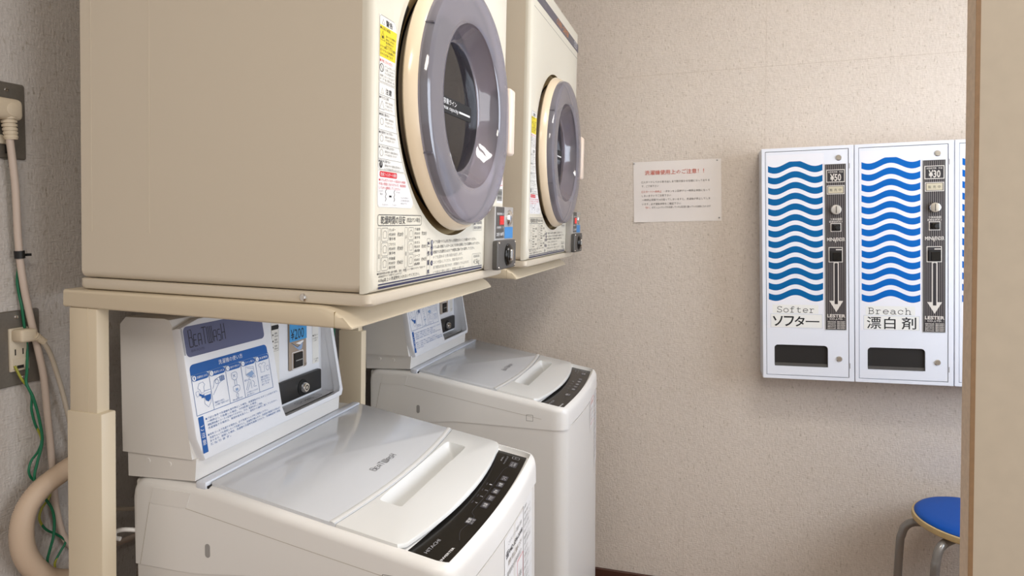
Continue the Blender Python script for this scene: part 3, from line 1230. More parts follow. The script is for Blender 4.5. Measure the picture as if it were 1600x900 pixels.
    pk2 = [(x + .006 * (1 - ((y - .259) / .146) ** 2), y) for x, y in pk2]
    I2 = [(-.4960 + (x + .508) / .0490 * .0330, .1150 + (y - .113) / .293 * .2890) for x, y in I_]
    mb = MB()
    T = [(x, y, lid_z(x)) for x, y in O_]

    def shr(lp, g):
        return [(pc.x + (x - pc.x) * (1 - g / .055), pc.y + (y - pc.y) * (1 - g / .24)) for x, y in lp]
    Ta = [(x, y, lid_z(x)) for x, y in shr(O_, .0022)]
    Tb = [(x, y, lid_z(x) - .0008) for x, y in shr(O_, .0006)]
    Tc = [(x, y, lid_z(x) - .0028) for x, y in O_]
    Td = [(x, y, lid_z(x) - .0068) for x, y in O_]
    Te = [(x, y, lid_z(x) - .0078) for x, y in shr(O_, .0020)]
    P0 = [(x, y, lid_z(x)) for x, y in I_]
    P1 = [(x + (.0008 if x < pc.x else -.0004), y, lid_z(x) - .0010) for x, y in I_]
    P2 = [(x, y, lid_z(x) - .034) for x, y in I2]
    mb.bridge([Te, Td, Tc, Tb, Ta, P0, P1, P2])
    mb.cap(P2)
    mb.build('lid_front', M_lidf, root, smooth=40)
    mb = MB()
    rows = []
    for q in range(7):
        t = q / 6 * 2 - 1
        rows.append([(front_x(y, -.5315 + .0045 * t, .0155), y, lid_z(front_x(y, -.5315 + .0045 * t, .0155)) - .0002 + .0009 * (1 - t * t)) for y in seam])
    mb.grid(rows)
    mb.build('lid_ridge', M_lidf, root, smooth=60)
    # logo on the lid
    d = Decal()
    beatwash(d, .199, -.006, .281, .006, .0013, M_pgreyd)
    e_ = Vector((-1, 0, .168)).normalized()
    d.build('lid_logo', root, (-.5650, 0, lid_z(-.5650)), (0, 1, 0), e_, .0003)
    # black control panel
    mb = MB()
    rows = []
    for k in range(21):
        y = .0155 + (.4645 - .0155) * k / 20
        t = (y - .24) / .2245
        xa = -.4330 + .012 * (1 - t * t)
        xb = -.3535 + .0115 * (1 - t * t)
        rows.append([(xa + (xb - xa) * q / 4, y, lid_z(xa + (xb - xa) * q / 4) - .0132) for q in range(5)])
    mb.grid(rows)
    low = [[(x, y, z - .004) for x, y, z in r_] for r_ in rows]
    mb.grid(low)
    edge = [r_[0] for r_ in rows] + rows[-1][1:] + [r_[-1] for r_ in rows[::-1]][1:] + rows[0][::-1][1:-1]
    edg2 = [(x, y, z - .004) for x, y, z in edge]
    mb.bridge([edge, edg2])
    cp = mb.build('control_panel', M_black, root, smooth=30)
    # dark gap under the lid's front edge
    d = Decal()                                   # a = y, b = distance back from the panel's front line

    def P(y, s_):
        """s_ from 0 at the lid to 1 at the front edge"""
        return y, s_
    U = 0.0665
    d.text('HITACHI', .036, .0350, .080, .0405, M_pgrey, 1)
    d.text('INVERTER', .030, .0085, .072, .0122, M_inkw, 1, .02)
    d.rect(.148, .0145, .170, .0275, M_pbtn, 1, .002)
    d.text('電源', .151, .0205, .167, .0265, M_inkw, 2)
    d.text('入／切', .151, .0150, .167, .0195, M_inkw, 2)
    for k, t in enumerate(('洗濯', 'すすぎ', '脱水', '水量', 'コース')):
        y = .212 + k * .030
        d.rect(y, .013, y + .022, .0255, M_pbtn, 1, .002)
        d.text(t, y + .004, .0155, y + .018, .0225, M_inkw, 2)
    for k in range(4):
        y = .220 + k * .027
        d.text('4321'[k], y, .0325, y + .004, .0375, M_pgrey, 1)
        d.rect(y - .004, .041, y + .006, .0425, M_pbtn, 1)
    d.rect(.400, .010, .427, .0255, M_pbtn, 1, .002)
    d.text('スタート', .403, .0185, .424, .0235, M_inkw, 2)
    d.text('一時停止', .403, .0130, .424, .0175, M_inkw, 2)
    d.text('チャイルドロック', .405, .0345, .445, .0385, M_pgrey, 1)
    d.text('3秒押し', .415, .0430, .440, .0465, M_pgrey, 1)
    d.frame(.440, .0120, .452, .0270, .0008, M_pgrey, 1, .003)
    d.text('予約', .4425, .0170, .4495, .0220, M_pgrey, 2)
    d.line([(.095, .012), (.12, .022), (.145, .021), (.175, .021), (.19, .030), (.24, .030), (.38, .030), (.40, .012)], .0007, M_pbtn, 1, sub=4)
    vs = []
    for y, b, l in d.mb.v:
        t = (y - .24) / .2245
        x = -.3535 + .0115 * (1 - t * t) - b
        vs.append((x, y, lid_z(x) - .0132 + .0002 + l * .00015))
    d.mb.v = vs
    d.mb.build('panel_print', None, cp, smooth=0, weld=False)

    # ---------------- coin tower
    TW = .421
    prof_back = -.910
    x_at = lambda z: -.756 - .1671 * (z - .9085)
    zt, zb, zr = 1.126, .905, .864
    SL = .016
    xi = lambda z: x_at(z) - SL

    def block(mb, y0, y1, z0=zb, z1=zt, back=prof_back, r=0):
        pr = [(back, z0), (xi(z0), z0), (xi(z1), z1), (back, z1)]
        if z1 == zt:
            pr = [(back, z0), (xi(z0), z0), (xi(z1 - .01), z1 - .01), (xi(z1) - .003, z1 - .002), (xi(z1) - .012, z1), (back + .012, z1), (back, z1 - .012)]
        mb.extrude_y(pr, y0, y1)
    mb = MB()
    block(mb, 0, .2105)
    block(mb, .4115, TW)
    mb.extrude_y([(prof_back, zb), (-.8055, zb), (-.8055, zt), (prof_back, zt)], .2105, .4115)
    block(mb, .2105, .4115, 1.118, zt, -.8055)
    tw = mb.build('coin_tower', M_white_side, root, smooth=30)
    pr = [(-.903, zr), (-.7695, zr + .006), (-.7665, zb), (-.903, zb)]
    mb = MB().extrude_y(pr, .0035, TW - .0005)
    mb.build('tower_base', M_white_side, root, smooth=30)
    MB().solidlathe([(0, .005), (.0008, .0045)], (-.862, .0036, .893), (0, -1, 0), 14).build('tower_screw', M_white_side, root)
    MB().solidlathe([(0, .005), (.0008, .0045)], (-.820, .0036, .892), (0, -1, 0), 14).build('tower_screw', M_white_side, root)
    # panel slab with the coin bay opening; panel axes: a along y, b up the slope
    e = Vector((-.1648, 0, .9863))
    nrm = Vector((.9863, 0, .1648))
    P00 = Vector((-.756, 0, .9085))

    def PP(a, b, off=0):
        return tuple(P00 + Vector((0, a, 0)) + e * b + nrm * off)
    H1 = .2175
    NN = 80
    hc = (.3105, .105)

    def raym(lp):
        out = []
        m_ = len(lp)
        for k in range(NN):
            a = 2 * pi * k / NN
            d_ = Vector((cos(a), sin(a)))
            best = None
            for i in range(m_):
                p = Vector((lp[i][0] - hc[0], lp[i][1] - hc[1]))
                q = Vector((lp[(i + 1) % m_][0] - hc[0], lp[(i + 1) % m_][1] - hc[1]))
                ed = q - p
                den = d_.x * ed.y - d_.y * ed.x
                if abs(den) < 1e-12: continue
                t = (p.x * ed.y - p.y * ed.x) / den
                u = (p.x * d_.y - p.y * d_.x) / den
                if t > 0 and -1e-6 <= u <= 1 + 1e-6 and (best is None or t < best): best = t
            out.append((hc[0] + d_.x * best, hc[1] + d_.y * best))
        return out
    oo = rrect(-.001, -.006, TW, H1, .011, 5)
    O2 = raym(oo)
    for c in oo:
        j = min(range(NN), key=lambda q: (O2[q][0] - c[0]) ** 2 + (O2[q][1] - c[1]) ** 2)
        O2[j] = c
    hh = rrect(.2125, .0030, .4095, .209, .009, 5)
    Hh = raym(hh)
    for c in hh:
        j = min(range(NN), key=lambda q: (Hh[q][0] - c[0]) ** 2 + (Hh[q][1] - c[1]) ** 2)
        Hh[j] = c

    def sh(lp, g):
        return [(x + math.copysign(min(g, abs(hc[0] - x)), .2 - x), y + math.copysign(g, .105 - y)) for x, y in lp]
    mb = MB()
    mb.bridge([[PP(a, b, -SL) for a, b in sh(O2, .001)], [PP(a, b, -.004) for a, b in O2], [PP(a, b, -.001) for a, b in sh(O2, .0012)], [PP(a, b, 0) for a, b in sh(O2, .0032)],
               [PP(a, b, 0) for a, b in sh(Hh, -.001)], [PP(a, b, -.001) for a, b in Hh], [PP(a, b, -SL) for a, b in Hh]])
    mb.build('coin_panel', M_panelw, tw, smooth=35)
    # bay: floor and side walls behind the opening
    mb = MB()
    xw = -.8050
    mb.add([(xw, .2115, .9120), (x_at(.912) - .0155, .2115, .9120), (x_at(.912) - .0155, .4105, .9120), (xw, .4105, .9120)], [(0, 1, 2, 3)])
    mb.build('bay_floor', mat('grey_bay_floor', 'd0d0d2', .4), tw, smooth=0)
    mb = MB()
    mb.add([(xw, .4105, .912), (x_at(.912) - .0155, .4105, .912), (x_at(1.11) - .0155, .4105, 1.112), (xw, .4105, 1.112)], [(0, 1, 2, 3)])
    mb.add([(xw, .2115, .912), (x_at(.912) - .0155, .2115, .912), (x_at(1.11) - .0155, .2115, 1.112), (xw, .2115, 1.112)], [(0, 1, 2, 3)])
    mb.add([(xw + .0003, .2105, .912), (xw + .0003, .4105, .912), (xw + .0003, .4105, 1.115), (xw + .0003, .2105, 1.115)], [(0, 1, 2, 3)])
    mb.build('bay_wall', M_panelw, tw, smooth=0)
    bw = xw + .0005
    # z of a bay feature from its slope height b (as seen on the panel)
    zz = lambda b: .9085 + b * .986
    mb = MB().box(bw, -.7930, .2165, .3935, zz(.0115), zz(.0555), .003, 2)
    lk = mb.build('lock_box', M_blackm, tw)
    MB().solidlathe([(0, .0165), (.0015, .016)], (-.7931, .3235, zz(.0315)), (1, 0, 0), 24).build('lock_escutcheon', M_dark, tw)
    mb = MB().solidlathe([(0, .0105), (.008, .0100), (.010, .0085)], (-.7920, .3235, zz(.0315)), (1, 0, 0), 24)
    mb.build('lock_barrel', M_chrome, tw)
    mb = MB().lathe([(.0101, .0055), (.0103, .0055), (.0103, .0035), (.0101, .0035)], (-.7920, .3235, zz(.0315)), (1, 0, 0), 20)
    mb.build('lock_keyway', M_blackm, tw)
    mb = MB().box(bw, -.8000, .2925, .3505, zz(.0705), zz(.180), .002, 1)
    pl = mb.build('coin_slot_plate', M_tan, tw)
    d = Decal()
    d.rect(.2925, zz(.130), .3505, zz(.178), M_sky, 1)
    d.text('コイン専用', .322, zz(.160), .3465, zz(.1665), M_inkb, 3)
    d.rect(.320, zz(.1575), .3485, zz(.169), M_skyd, 2)
    d.text('¥200', .2960, zz(.1335), .3400, zz(.1555), M_inkb, 2)
    d.circ(.2975, zz(.170), .0035, M_inkr, 2)
    d.poly([(.298, zz(.128)), (.318, zz(.116)), (.337, zz(.1235)), (.333, zz(.111)), (.325, zz(.108)), (.311, zz(.1165))], M_inkpale, 1)
    d.poly([(.312, zz(.125)), (.330, zz(.119)), (.340, zz(.126)), (.336, zz(.1275))], M_inkw, 2)
    d.line([(.298, zz(.128)), (.318, zz(.116)), (.337, zz(.1235))], .001, M_ink, 2)
    d.frame(.3000, zz(.072), .3375, zz(.1075), .0012, M_inkw, 1, .002)
    d.build('price_sticker', tw, (-.8000, 0, 0), (0, 1, 0), (0, 0, 1), .0001)
    MB().box(-.8005, -.7970, .3055, .3335, zz(.0745), zz(.1045), .0008, 1).build('coin_slot', M_gapb, tw)
    MB().box(-.7972, -.7964, .3085, .3305, zz(.0885), zz(.0905)).build('slot_bar', M_inkg, tw)
    MB().solidlathe([(0, .0028), (.0015, .0022)], (-.8000, .3455, zz(.0765)), (1, 0, 0), 12).build('plate_screw', M_chrome, tw)
    for (a0, a1, rows_) in ((.2405, .2640, 3), (.3770, .4000, 2)):
        d = Decal()
        d.rect(a0, zz(.045 if a0 < .3 else .068), a1, zz(.195), mat('ivory_label', 'dcd9d2', .5), 1)
        if a0 < .3:
            d.frame(a0 + .001, zz(.1200), a1 - .001, zz(.172), .0006, M_inkg, 2, .001)
            d.poly([(a0 + .001, zz(.163)), (a1 - .002, zz(.163)), (a1 + .0005, zz(.1675)), (a1 - .002, zz(.172)), (a0 + .001, zz(.172))], M_inkb, 2)
            for k in range(3):
                z = zz(.150 - k * .0125)
                d.circ(a0 + .005, z + .003, .0018, M_ink, 3, 8)
                d.text(('標準', '快速', '毛布')[k], a0 + .010, z + .003, a0 + .018, z + .007, M_ink, 3)
                d.text('約30分', a0 + .010, z - .002, a1 - .003, z + .0015, M_ink, 3)
            d.text('料金', a0 + .011, zz(.052), a0 + .019, zz(.056), M_inkg, 3)
        else:
            d.circ(a0 + .003, zz(.1290), .0018, M_inkb, 2)
            d.text('返却レバー', a0 + .006, zz(.127), a1 - .002, zz(.1315), M_inkb, 2)
            d.text('コインが詰まったら', a0 + .002, zz(.121), a1 - .003, zz(.1245), M_ink, 2)
            d.text('ここを押す', a0 + .004, zz(.116), a1 - .007, zz(.119), M_ink, 2)
            d.text('コイン投入後', a0 + .005, zz(.0755), a1 - .002, zz(.079), M_ink, 2)
            d.text('返金不可', a0 + .009, zz(.071), a1 - .006, zz(.0742), M_ink, 2)
        d.build('bay_label', tw, (bw, 0, 0), (0, 1, 0), (0, 0, 1), .0001)
    d = Decal()
    d.text('コイン返却口', .300, .012, .350, .022, M_ink, 1)
    d.frame(.295, .008, .375, .026, .0007, M_ink, 1, .006)
    d.text('使用できる硬貨は', .222, .026, .262, .030, M_inkb, 1)
    d.text('百円硬貨のみ', .225, .020, .262, .024, M_inkb, 1)
    d.build('bay_floor_print', tw, (-.770, 0, .9122), (0, 1, 0), (-1, 0, 0), .0001)

    # instruction print on the panel
    d = Decal()
    d.rect(.0045, .1585, .1920, .2075, M_logo, 1, .008)
    beatwash(d, .0140, .1738, .0935, .2010, .0014, M_inkb)
    d.text('BW-FCV70', .0155, .1655, .0430, .1695, M_inknavy, 2)
    d.rect(.0008, .1630, .0034, .2050, M_pgrey, 1)
    d.poly(rrect(.0060, .1300, .1935, .1465, (.0001, .0001, .008, .008), 5), M_inkblue, 1)
    d.text('洗濯機の使い方', .0690, .1345, .1270, .1425, M_inkw, 2)
    d.frame(.0062, .0650, .1950, .1300, .0009, M_inkmid, 2, .0005)
    cw = (.1950 - .0062) / 5
    heads = ('洗濯物を入れる', '電源を入れる', '水量を合わせ洗剤を入れる', 'コイン投入', '洗濯開始')
    for k in range(5):
        x = .0062 + cw * k
        if k: d.rect(x - .0004, .0652, x + .0004, .1300, M_inkmid, 2)
        d.rect(x + .0010, .1192, x + cw - .0010, .1290, M_inkblue, 3, .0045)
        d.circ(x + .0058, .1241, .0040, M_inkw, 4)
        d.text('12345'[k], x + .0048, .1222, x + .0068, .1262, M_inkblue, 5)
        d.text(heads[k], x + .0112, .1222, x + cw - .0035, .1262, M_inkw, 4)
    L_ = lambda pts, m=M_inkmid, w=.0006, cl=False, sub=1: d.line(pts, w, m, 3, cl, sub)
    x = .0062                                     # 1: clothes falling into the tub
    L_([(x + .014, .114), (x + .022, .115), (x + .026, .110), (x + .023, .107), (x + .023, .099), (x + .016, .098), (x + .014, .104), (x + .010, .107)], cl=True)
    L_([(x + .005, .102), (x + .011, .103), (x + .012, .096), (x + .007, .094), (x + .005, .098)], cl=True)
    L_([(x + .022, .100), (x + .036, .100)])
    L_([(x + .022, .096), (x + .036, .096), (x + .034, .080), (x + .027, .073), (x + .020, .080)], cl=True)
    d.poly([(x + .0215, .0925), (x + .0355, .0925), (x + .034, .085), (x + .0285, .0815), (x + .0230, .085)], M_inkblue, 3)
    d.poly([(x + .012, .0985), (x + .019, .0945), (x + .0205, .0965), (x + .0215, .0895), (x + .0145, .0905), (x + .016, .0925), (x + .011, .0955)], M_inkblue, 3)
    x += cw                                       # 2: hand pushing a button
    L_([(x + .003, .099), (x + .006, .102), (x + .009, .110), (x + .014, .113), (x + .024, .115), (x + .030, .1165)], sub=3)
    L_([(x + .003, .089), (x + .010, .096), (x + .018, .104), (x + .026, .107), (x + .031, .108)], sub=3)
    d.ring(x + .015, .1085, .004, .0006, M_inkmid, 3)
    for q in range(4): d.rect(x + .022 + q * .003, .1075, x + .0238 + q * .003, .1155, M_inkmid, 3)
    for i, t in enumerate(('液晶表示が点灯し', 'ふたを開けて電源を入れます')):
        d.text(t, x + .003, .0745 - i * .0042, x + (.026 if i == 0 else .035), .0778 - i * .0042, M_inkmid, 3)
    x += cw                                       # 3: water level and detergent cup
    L_([(x + .012, .114), (x + .024, .114), (x + .025, .105), (x + .019, .101), (x + .012, .105)], cl=True, sub=3)
    L_([(x + .015, .111), (x + .021, .106)]); L_([(x + .021, .111), (x + .015, .106)])
    L_([(x + .017, .101), (x + .017, .092), (x + .022, .092), (x + .022, .101)])
    L_([(x + .012, .091), (x + .026, .091), (x + .027, .083), (x + .019, .080), (x + .012, .084)], cl=True, sub=3)
    d.rect(x + .017, .0825, x + .023, .0868, M_inkpale, 3)
    L_([(x + .019, .079), (x + .022, .076), (x + .020, .070), (x + .0165, .074)], cl=True, sub=3)
    d.text('洗剤の量を合わせる', x + .006, .0672, x + .031, .0702, M_inkmid, 3)
    x += cw                                       # 4: coins and the lid
    d.poly([(x + .010, .104), (x + .026, .108), (x + .030, .101), (x + .020, .097)], M_inkpale, 3)
    L_([(x + .011, .117), (x + .031, .1135), (x + .030, .098), (x + .017, .097), (x + .009, .103)], cl=True)
    L_([(x + .014, .1145), (x + .030, .1105)])
    for i in range(3): d.text('百円硬貨二枚を', x + .004 + i, .0, x + .01 + i, .001, M_inkmid, 3) if False else None
    d.text('百円二枚', x + .003, .0925, x + .017, .0958, M_inkmid, 3)
    d.text('投入口', x + .022, .0945, x + .033, .0978, M_inkmid, 3)
    L_([(x + .005, .078), (x + .013, .091), (x + .017, .088), (x + .008, .076)], cl=True)
    L_([(x + .023, .091), (x + .028, .085), (x + .024, .080), (x + .032, .079)], sub=2)
    L_([(x + .019, .094), (x + .019, .0775)])
    d.text('ふたを閉めコインを入れる', x + .004, .0712, x + .034, .0742, M_inkmid, 3)
    d.text('途中で開けない', x + .004, .0672, x + .024, .0700, M_inkmid, 3)
    x += cw                                       # 5: finished wash
    L_([(x + .006, .113), (x + .012, .116), (x + .016, .113), (x + .020, .116), (x + .026, .113), (x + .023, .109), (x + .021, .110), (x + .021, .099), (x + .011, .099), (x + .011, .110), (x + .009, .109)], cl=True)
    L_([(x + .026, .107), (x + .033, .108), (x + .034, .101), (x + .029, .099), (x + .026, .102)], cl=True)
    for i, t in enumerate(('自動で洗濯から', '脱水まで行い', 'ブザーで知らせます', '終了です')):
        d.text(t, x + .008, .0885 - i * .0045, x + .032 - .004 * (i == 3), .0920 - i * .0045, M_inkmid, 3)
    d.rect(.0080, .0050, .0190, .0625, M_inkblue, 1, .0012)
    for q, ch in enumerate('ご注意'):
        d.text(ch, .0098, .0405 - q * .0115, .0172, .0490 - q * .0115, M_inkw, 2)
    lines = (('●下記の条件で洗濯機を途中停止した場合、洗濯運転が0になることがあります。', .0580, .205), ('一時停止して放置した場合、10分経過した場合。', .0528, .146), ('運転開始後のコースの変更はできません。又は、電源を切った場合。', .0476, .160), ('洗濯運転する場合は、再度料金を投入し、最初から操作し直してください。', .0424, .200),
             ('●毛布コースで洗濯する場合は、必ず洗濯キャップをご使用ください。', .0322, .172), ('洗濯キャップを使用しないで洗濯すると、洗濯物が傷んだり、洗濯物が破損する恐れが', .0268, .204), ('あります。故障した場合、洗濯槽や洗濯物を破損させたり、洗濯機故障の原因', .0216, .204), ('となります。', .0164, .072))
    for i, (t, y, xe) in enumerate(lines):
        d.text(t, .0225 + (i not in (0, 4)) * .003, y - .0038, xe, y, M_inkmid, 2)
    d.build('panel_print', tw, P00, (0, 1, 0), e, .0002)

    # front stickers
    d = Decal()
    z0 = .722
    d.rect(.215, .560, .336, .738, mat('white_front_sticker', 'e9e8e8', .35), 1)
    d.text('このランドリー機器の故障', .236, z0 - .004, .325, z0 + .004, M_inkg, 2)
    d.text('☎042-654-0008', .222, z0 - .024, .330, z0 - .010, M_ink, 2, .012)
    d.text('故障の際はご連絡ください', .236, z0 - .040, .328, z0 - .030, mat('ink_brown', '6a5a40', .6), 2)
    d.text('管理会社お客様窓口', .230, z0 - .058, .322, z0 - .048, M_inkg, 2)
    d.frame(.294, z0 - .150, .336, z0 - .062, .0012, M_inkr, 2)
    d.text('お願い', .300, z0 - .100, .330, z0 - .088, M_inkg, 2)
    d.text('コイン', .300, z0 - .120, .330, z0 - .108, M_inkg, 2)
    d.rect(.340, .540, .420, .748, mat('white_front_sticker', 'e9e8e8', .35), 1)
    rows_ = ('お客様へ', '衣類の洗濯について', '毛布は専用コースで', '防水性の衣類は', '脱水しないで下さい', '異常振動により', '水漏れや故障の原因', 'となります', '洗濯槽に手を', '入れないで下さい', '回転が完全に', '止まるまで', 'ふたを開けない', 'ペットの敷物を', '洗わないで下さい', 'ご協力下さい')
    for i, t in enumerate(rows_):
        d.text(t, .345, .734 - i * .0118, .345 + .0062 * len(t), .741 - i * .0118, M_inkg, 2)
        if i % 3 == 2: d.rect(.343, .731 - i * .0118, .416, .7314 - i * .0118, M_inkg, 2)
    vs = []
    for y, z, l in d.mb.v:
        # follow the bowed cabinet front
        vs.append((XF + bulge_plan(y, WW) + .0006 + l * .00015, y, z))
    return root, d, vs


def bulge_plan(y, w):
    return bulge(y, .013)


def beatwash(d, x0, y0, x1, y1, w, m):
    """tall narrow drawn lettering: BeatWash"""
    G = {
        'B': [[(0, 0), (0, 1), (.7, 1), (.8, .85), (.7, .55), (0, .55)], [(.7, .55), (.9, .4), (.9, .1), (.8, 0), (0, 0)]],
        'E': [[(.8, .68), (.1, .68), (0, .6), (0, .06), (.1, 0), (.8, 0)], [(0, .36), (.65, .36)]],
        'A': [[(0, 0), (0, .55), (.15, .68), (.75, .68), (.8, .6), (.8, 0)], [(0, .3), (.8, .3)]],
        'T': [[(.5, 0), (.5, 1)], [(-.1, 1), (1.1, 1)]],
        'W': [[(0, 1), (0, .1), (.1, 0), (1.25, 0), (1.35, .1), (1.35, 1)], [(.45, 1), (.45, 0)], [(.9, 1), (.9, 0)]],
        'a': [[(0, 0), (0, .55), (.15, .68), (.75, .68), (.8, .6), (.8, 0)], [(0, .3), (.8, .3)]],
        'S': [[(.8, .68), (.1, .68), (0, .6), (0, .42), (.1, .36), (.7, .36), (.8, .28), (.8, .08), (.7, 0), (0, 0)]],
        'H': [[(0, 0), (0, 1)], [(.85, 0), (.85, 1)], [(0, .45), (.85, .45)]],
    }
    adv = []
    tot = 0
    for ch in 'BEATWaSH':
        wd = 1.35 if ch == 'W' else (1.0 if ch == 'T' else .85)
        adv.append((ch, tot))
        tot += wd + .32
    tot -= .32
    sx, sy = (x1 - x0) / tot, (y1 - y0)
    for ch, o in adv:
        for st in G[ch]:
            d.line([(x0 + (o + px) * sx, y0 + py * sy) for px, py in st], w, m, 2)


M_pgreyd = mat('grey_logo_ink', '6f6e70', .5)

washer_1, dfront, vfront = make_washer('white top loading coin washer nearest the camera, glossy grey lid and black control panel')
washer_2 = copy_tree(washer_1)
washer_2['label'] = 'farther white coin washer with dark brown panel, between nearer washer and back wall'
washer_2.location = (0, 1.599, .008)
dfront.mb.v = vfront
dfront.mb.build('front_sticker', None, washer_1, smooth=0, weld=False)
d = Decal()
d.rect(.285, .665, .375, .755, mat('white_front_sticker', 'e9e8e8', .35), 1)
d.frame(.297, .675, .363, .750, .0014, M_inkro, 2)
d.text('お願い', .305, .733, .355, .743, M_inkro, 2)
d.text('使用後はきれいに', .303, .715, .358, .722, M_inkg, 2)
d.text('コインは百円のみ', .303, .700, .358, .707, M_inkg, 2)
d.text('ご使用できます', .303, .686, .350, .693, M_inkg, 2)
d.rect(.385, .52, .455, .745, mat('white_front_sticker', 'e9e8e8', .35), 1)
for i in range(14):
    t = ('洗濯のご注意', '毛布は専用で', '防水衣類は不可', '脱水しない', '異常振動注意')[i % 5]
    d.text(t, .389, .730 - i * .0142, .389 + .0085 * len(t), .738 - i * .0142, M_inkg, 2)
d.mb.v = [(-.337 + bulge(y, .013) + .0006 + l * .00015, y, z - .008) for y, z, l in d.mb.v]
d.mb.build('front_sticker', None, washer_2, smooth=0, weld=False)
# white hook clip for the hose at the near washer's rear corner
mb = MB()
mb.tube([(-.889, .004, .775), (-.905, -.006, .778), (-.918, -.010, .774), (-.917, -.012, .766), (-.908, -.010, .764)], .0035, 8)
mb.build('hose_clip', M_white, washer_1)

# ------------------------------------------------------------------ vending machines
TV = .0204
VW, VH, VD = .2588, .7098, .0996
VX, VY, VZ = .1582, 2.1484, CAMZ + .2229
c_, s_ = cos(TV), sin(TV)


def serif(d, word, x0, y0, x1, y1, w, m):
    """typewriter lettering drawn stroke by stroke"""
    def arc(cx, cy, rx, ry, a0, a1, n=10):
        return [(cx + rx * cos(radians(a0 + (a1 - a0) * k / n)), cy + ry * sin(radians(a0 + (a1 - a0) * k / n))) for k in range(n + 1)]
    o_ = arc(.5, .34, .42, .34, 0, 360, 18)
    G = {
        'S': [arc(.5, .74, .36, .26, 20, 180, 10) + arc(.5, .74, .36, .26, 180, 270, 6)[1:] + arc(.5, .24, .40, .24, 90, -180, 14)[1:], [(.86, .80), (.88, 1.0)], [(.10, 0), (.12, .24)]],
        'o': [o_],
        'f': [[(.38, 0), (.38, .78)] + arc(.62, .78, .24, .22, 180, 30, 8), [(.1, .66), (.75, .66)], [(.1, 0), (.7, 0)]],
        't': [[(.35, .95), (.35, .18)] + arc(.60, .18, .25, .18, 180, 330, 8), [(.1, .66), (.80, .66)]],
        'e': [[(.1, .36), (.9, .36)] + arc(.5, .34, .42, .34, 5, 320, 18)],
        'r': [[(.3, 0), (.3, .66)], [(.05, .66), (.3, .66)], [(.05, 0), (.62, 0)], arc(.64, .36, .34, .30, 175, 50, 8)],
        'B': [[(.2, 0), (.2, 1)], [(.02, 1), (.55, 1)] + arc(.55, .76, .28, .24, 90, -90, 8) + [(.2, .52)], [(.55, .52)] + arc(.58, .26, .32, .26, 90, -90, 8) + [(.02, 0)]],
        'a': [arc(.42, .46, .34, .20, 150, 0, 8) + [(.76, .10), (.84, 0), (.98, 0)], arc(.42, .20, .34, .20, 0, 360, 14)],
        'c': [arc(.5, .34, .40, .34, 40, 325, 16), [(.82, .42), (.83, .64)]],
        'h': [[(.2, 0), (.2, 1)], [(.02, 1), (.2, 1)], [(.02, 0), (.4, 0)], arc(.50, .40, .29, .27, 180, 0, 10) + [(.79, 0)], [(.62, 0), (.98, 0)]],
    }
    n = len(word)
    cwid = (x1 - x0) / (n + .18 * (n - 1))
    for i, ch in enumerate(word):
        bx = x0 + i * cwid * 1.18
        for st in G[ch]:
            d.line([(bx + px * cwid, y0 + py * (y1 - y0)) for px, py in st], w, m, 3)


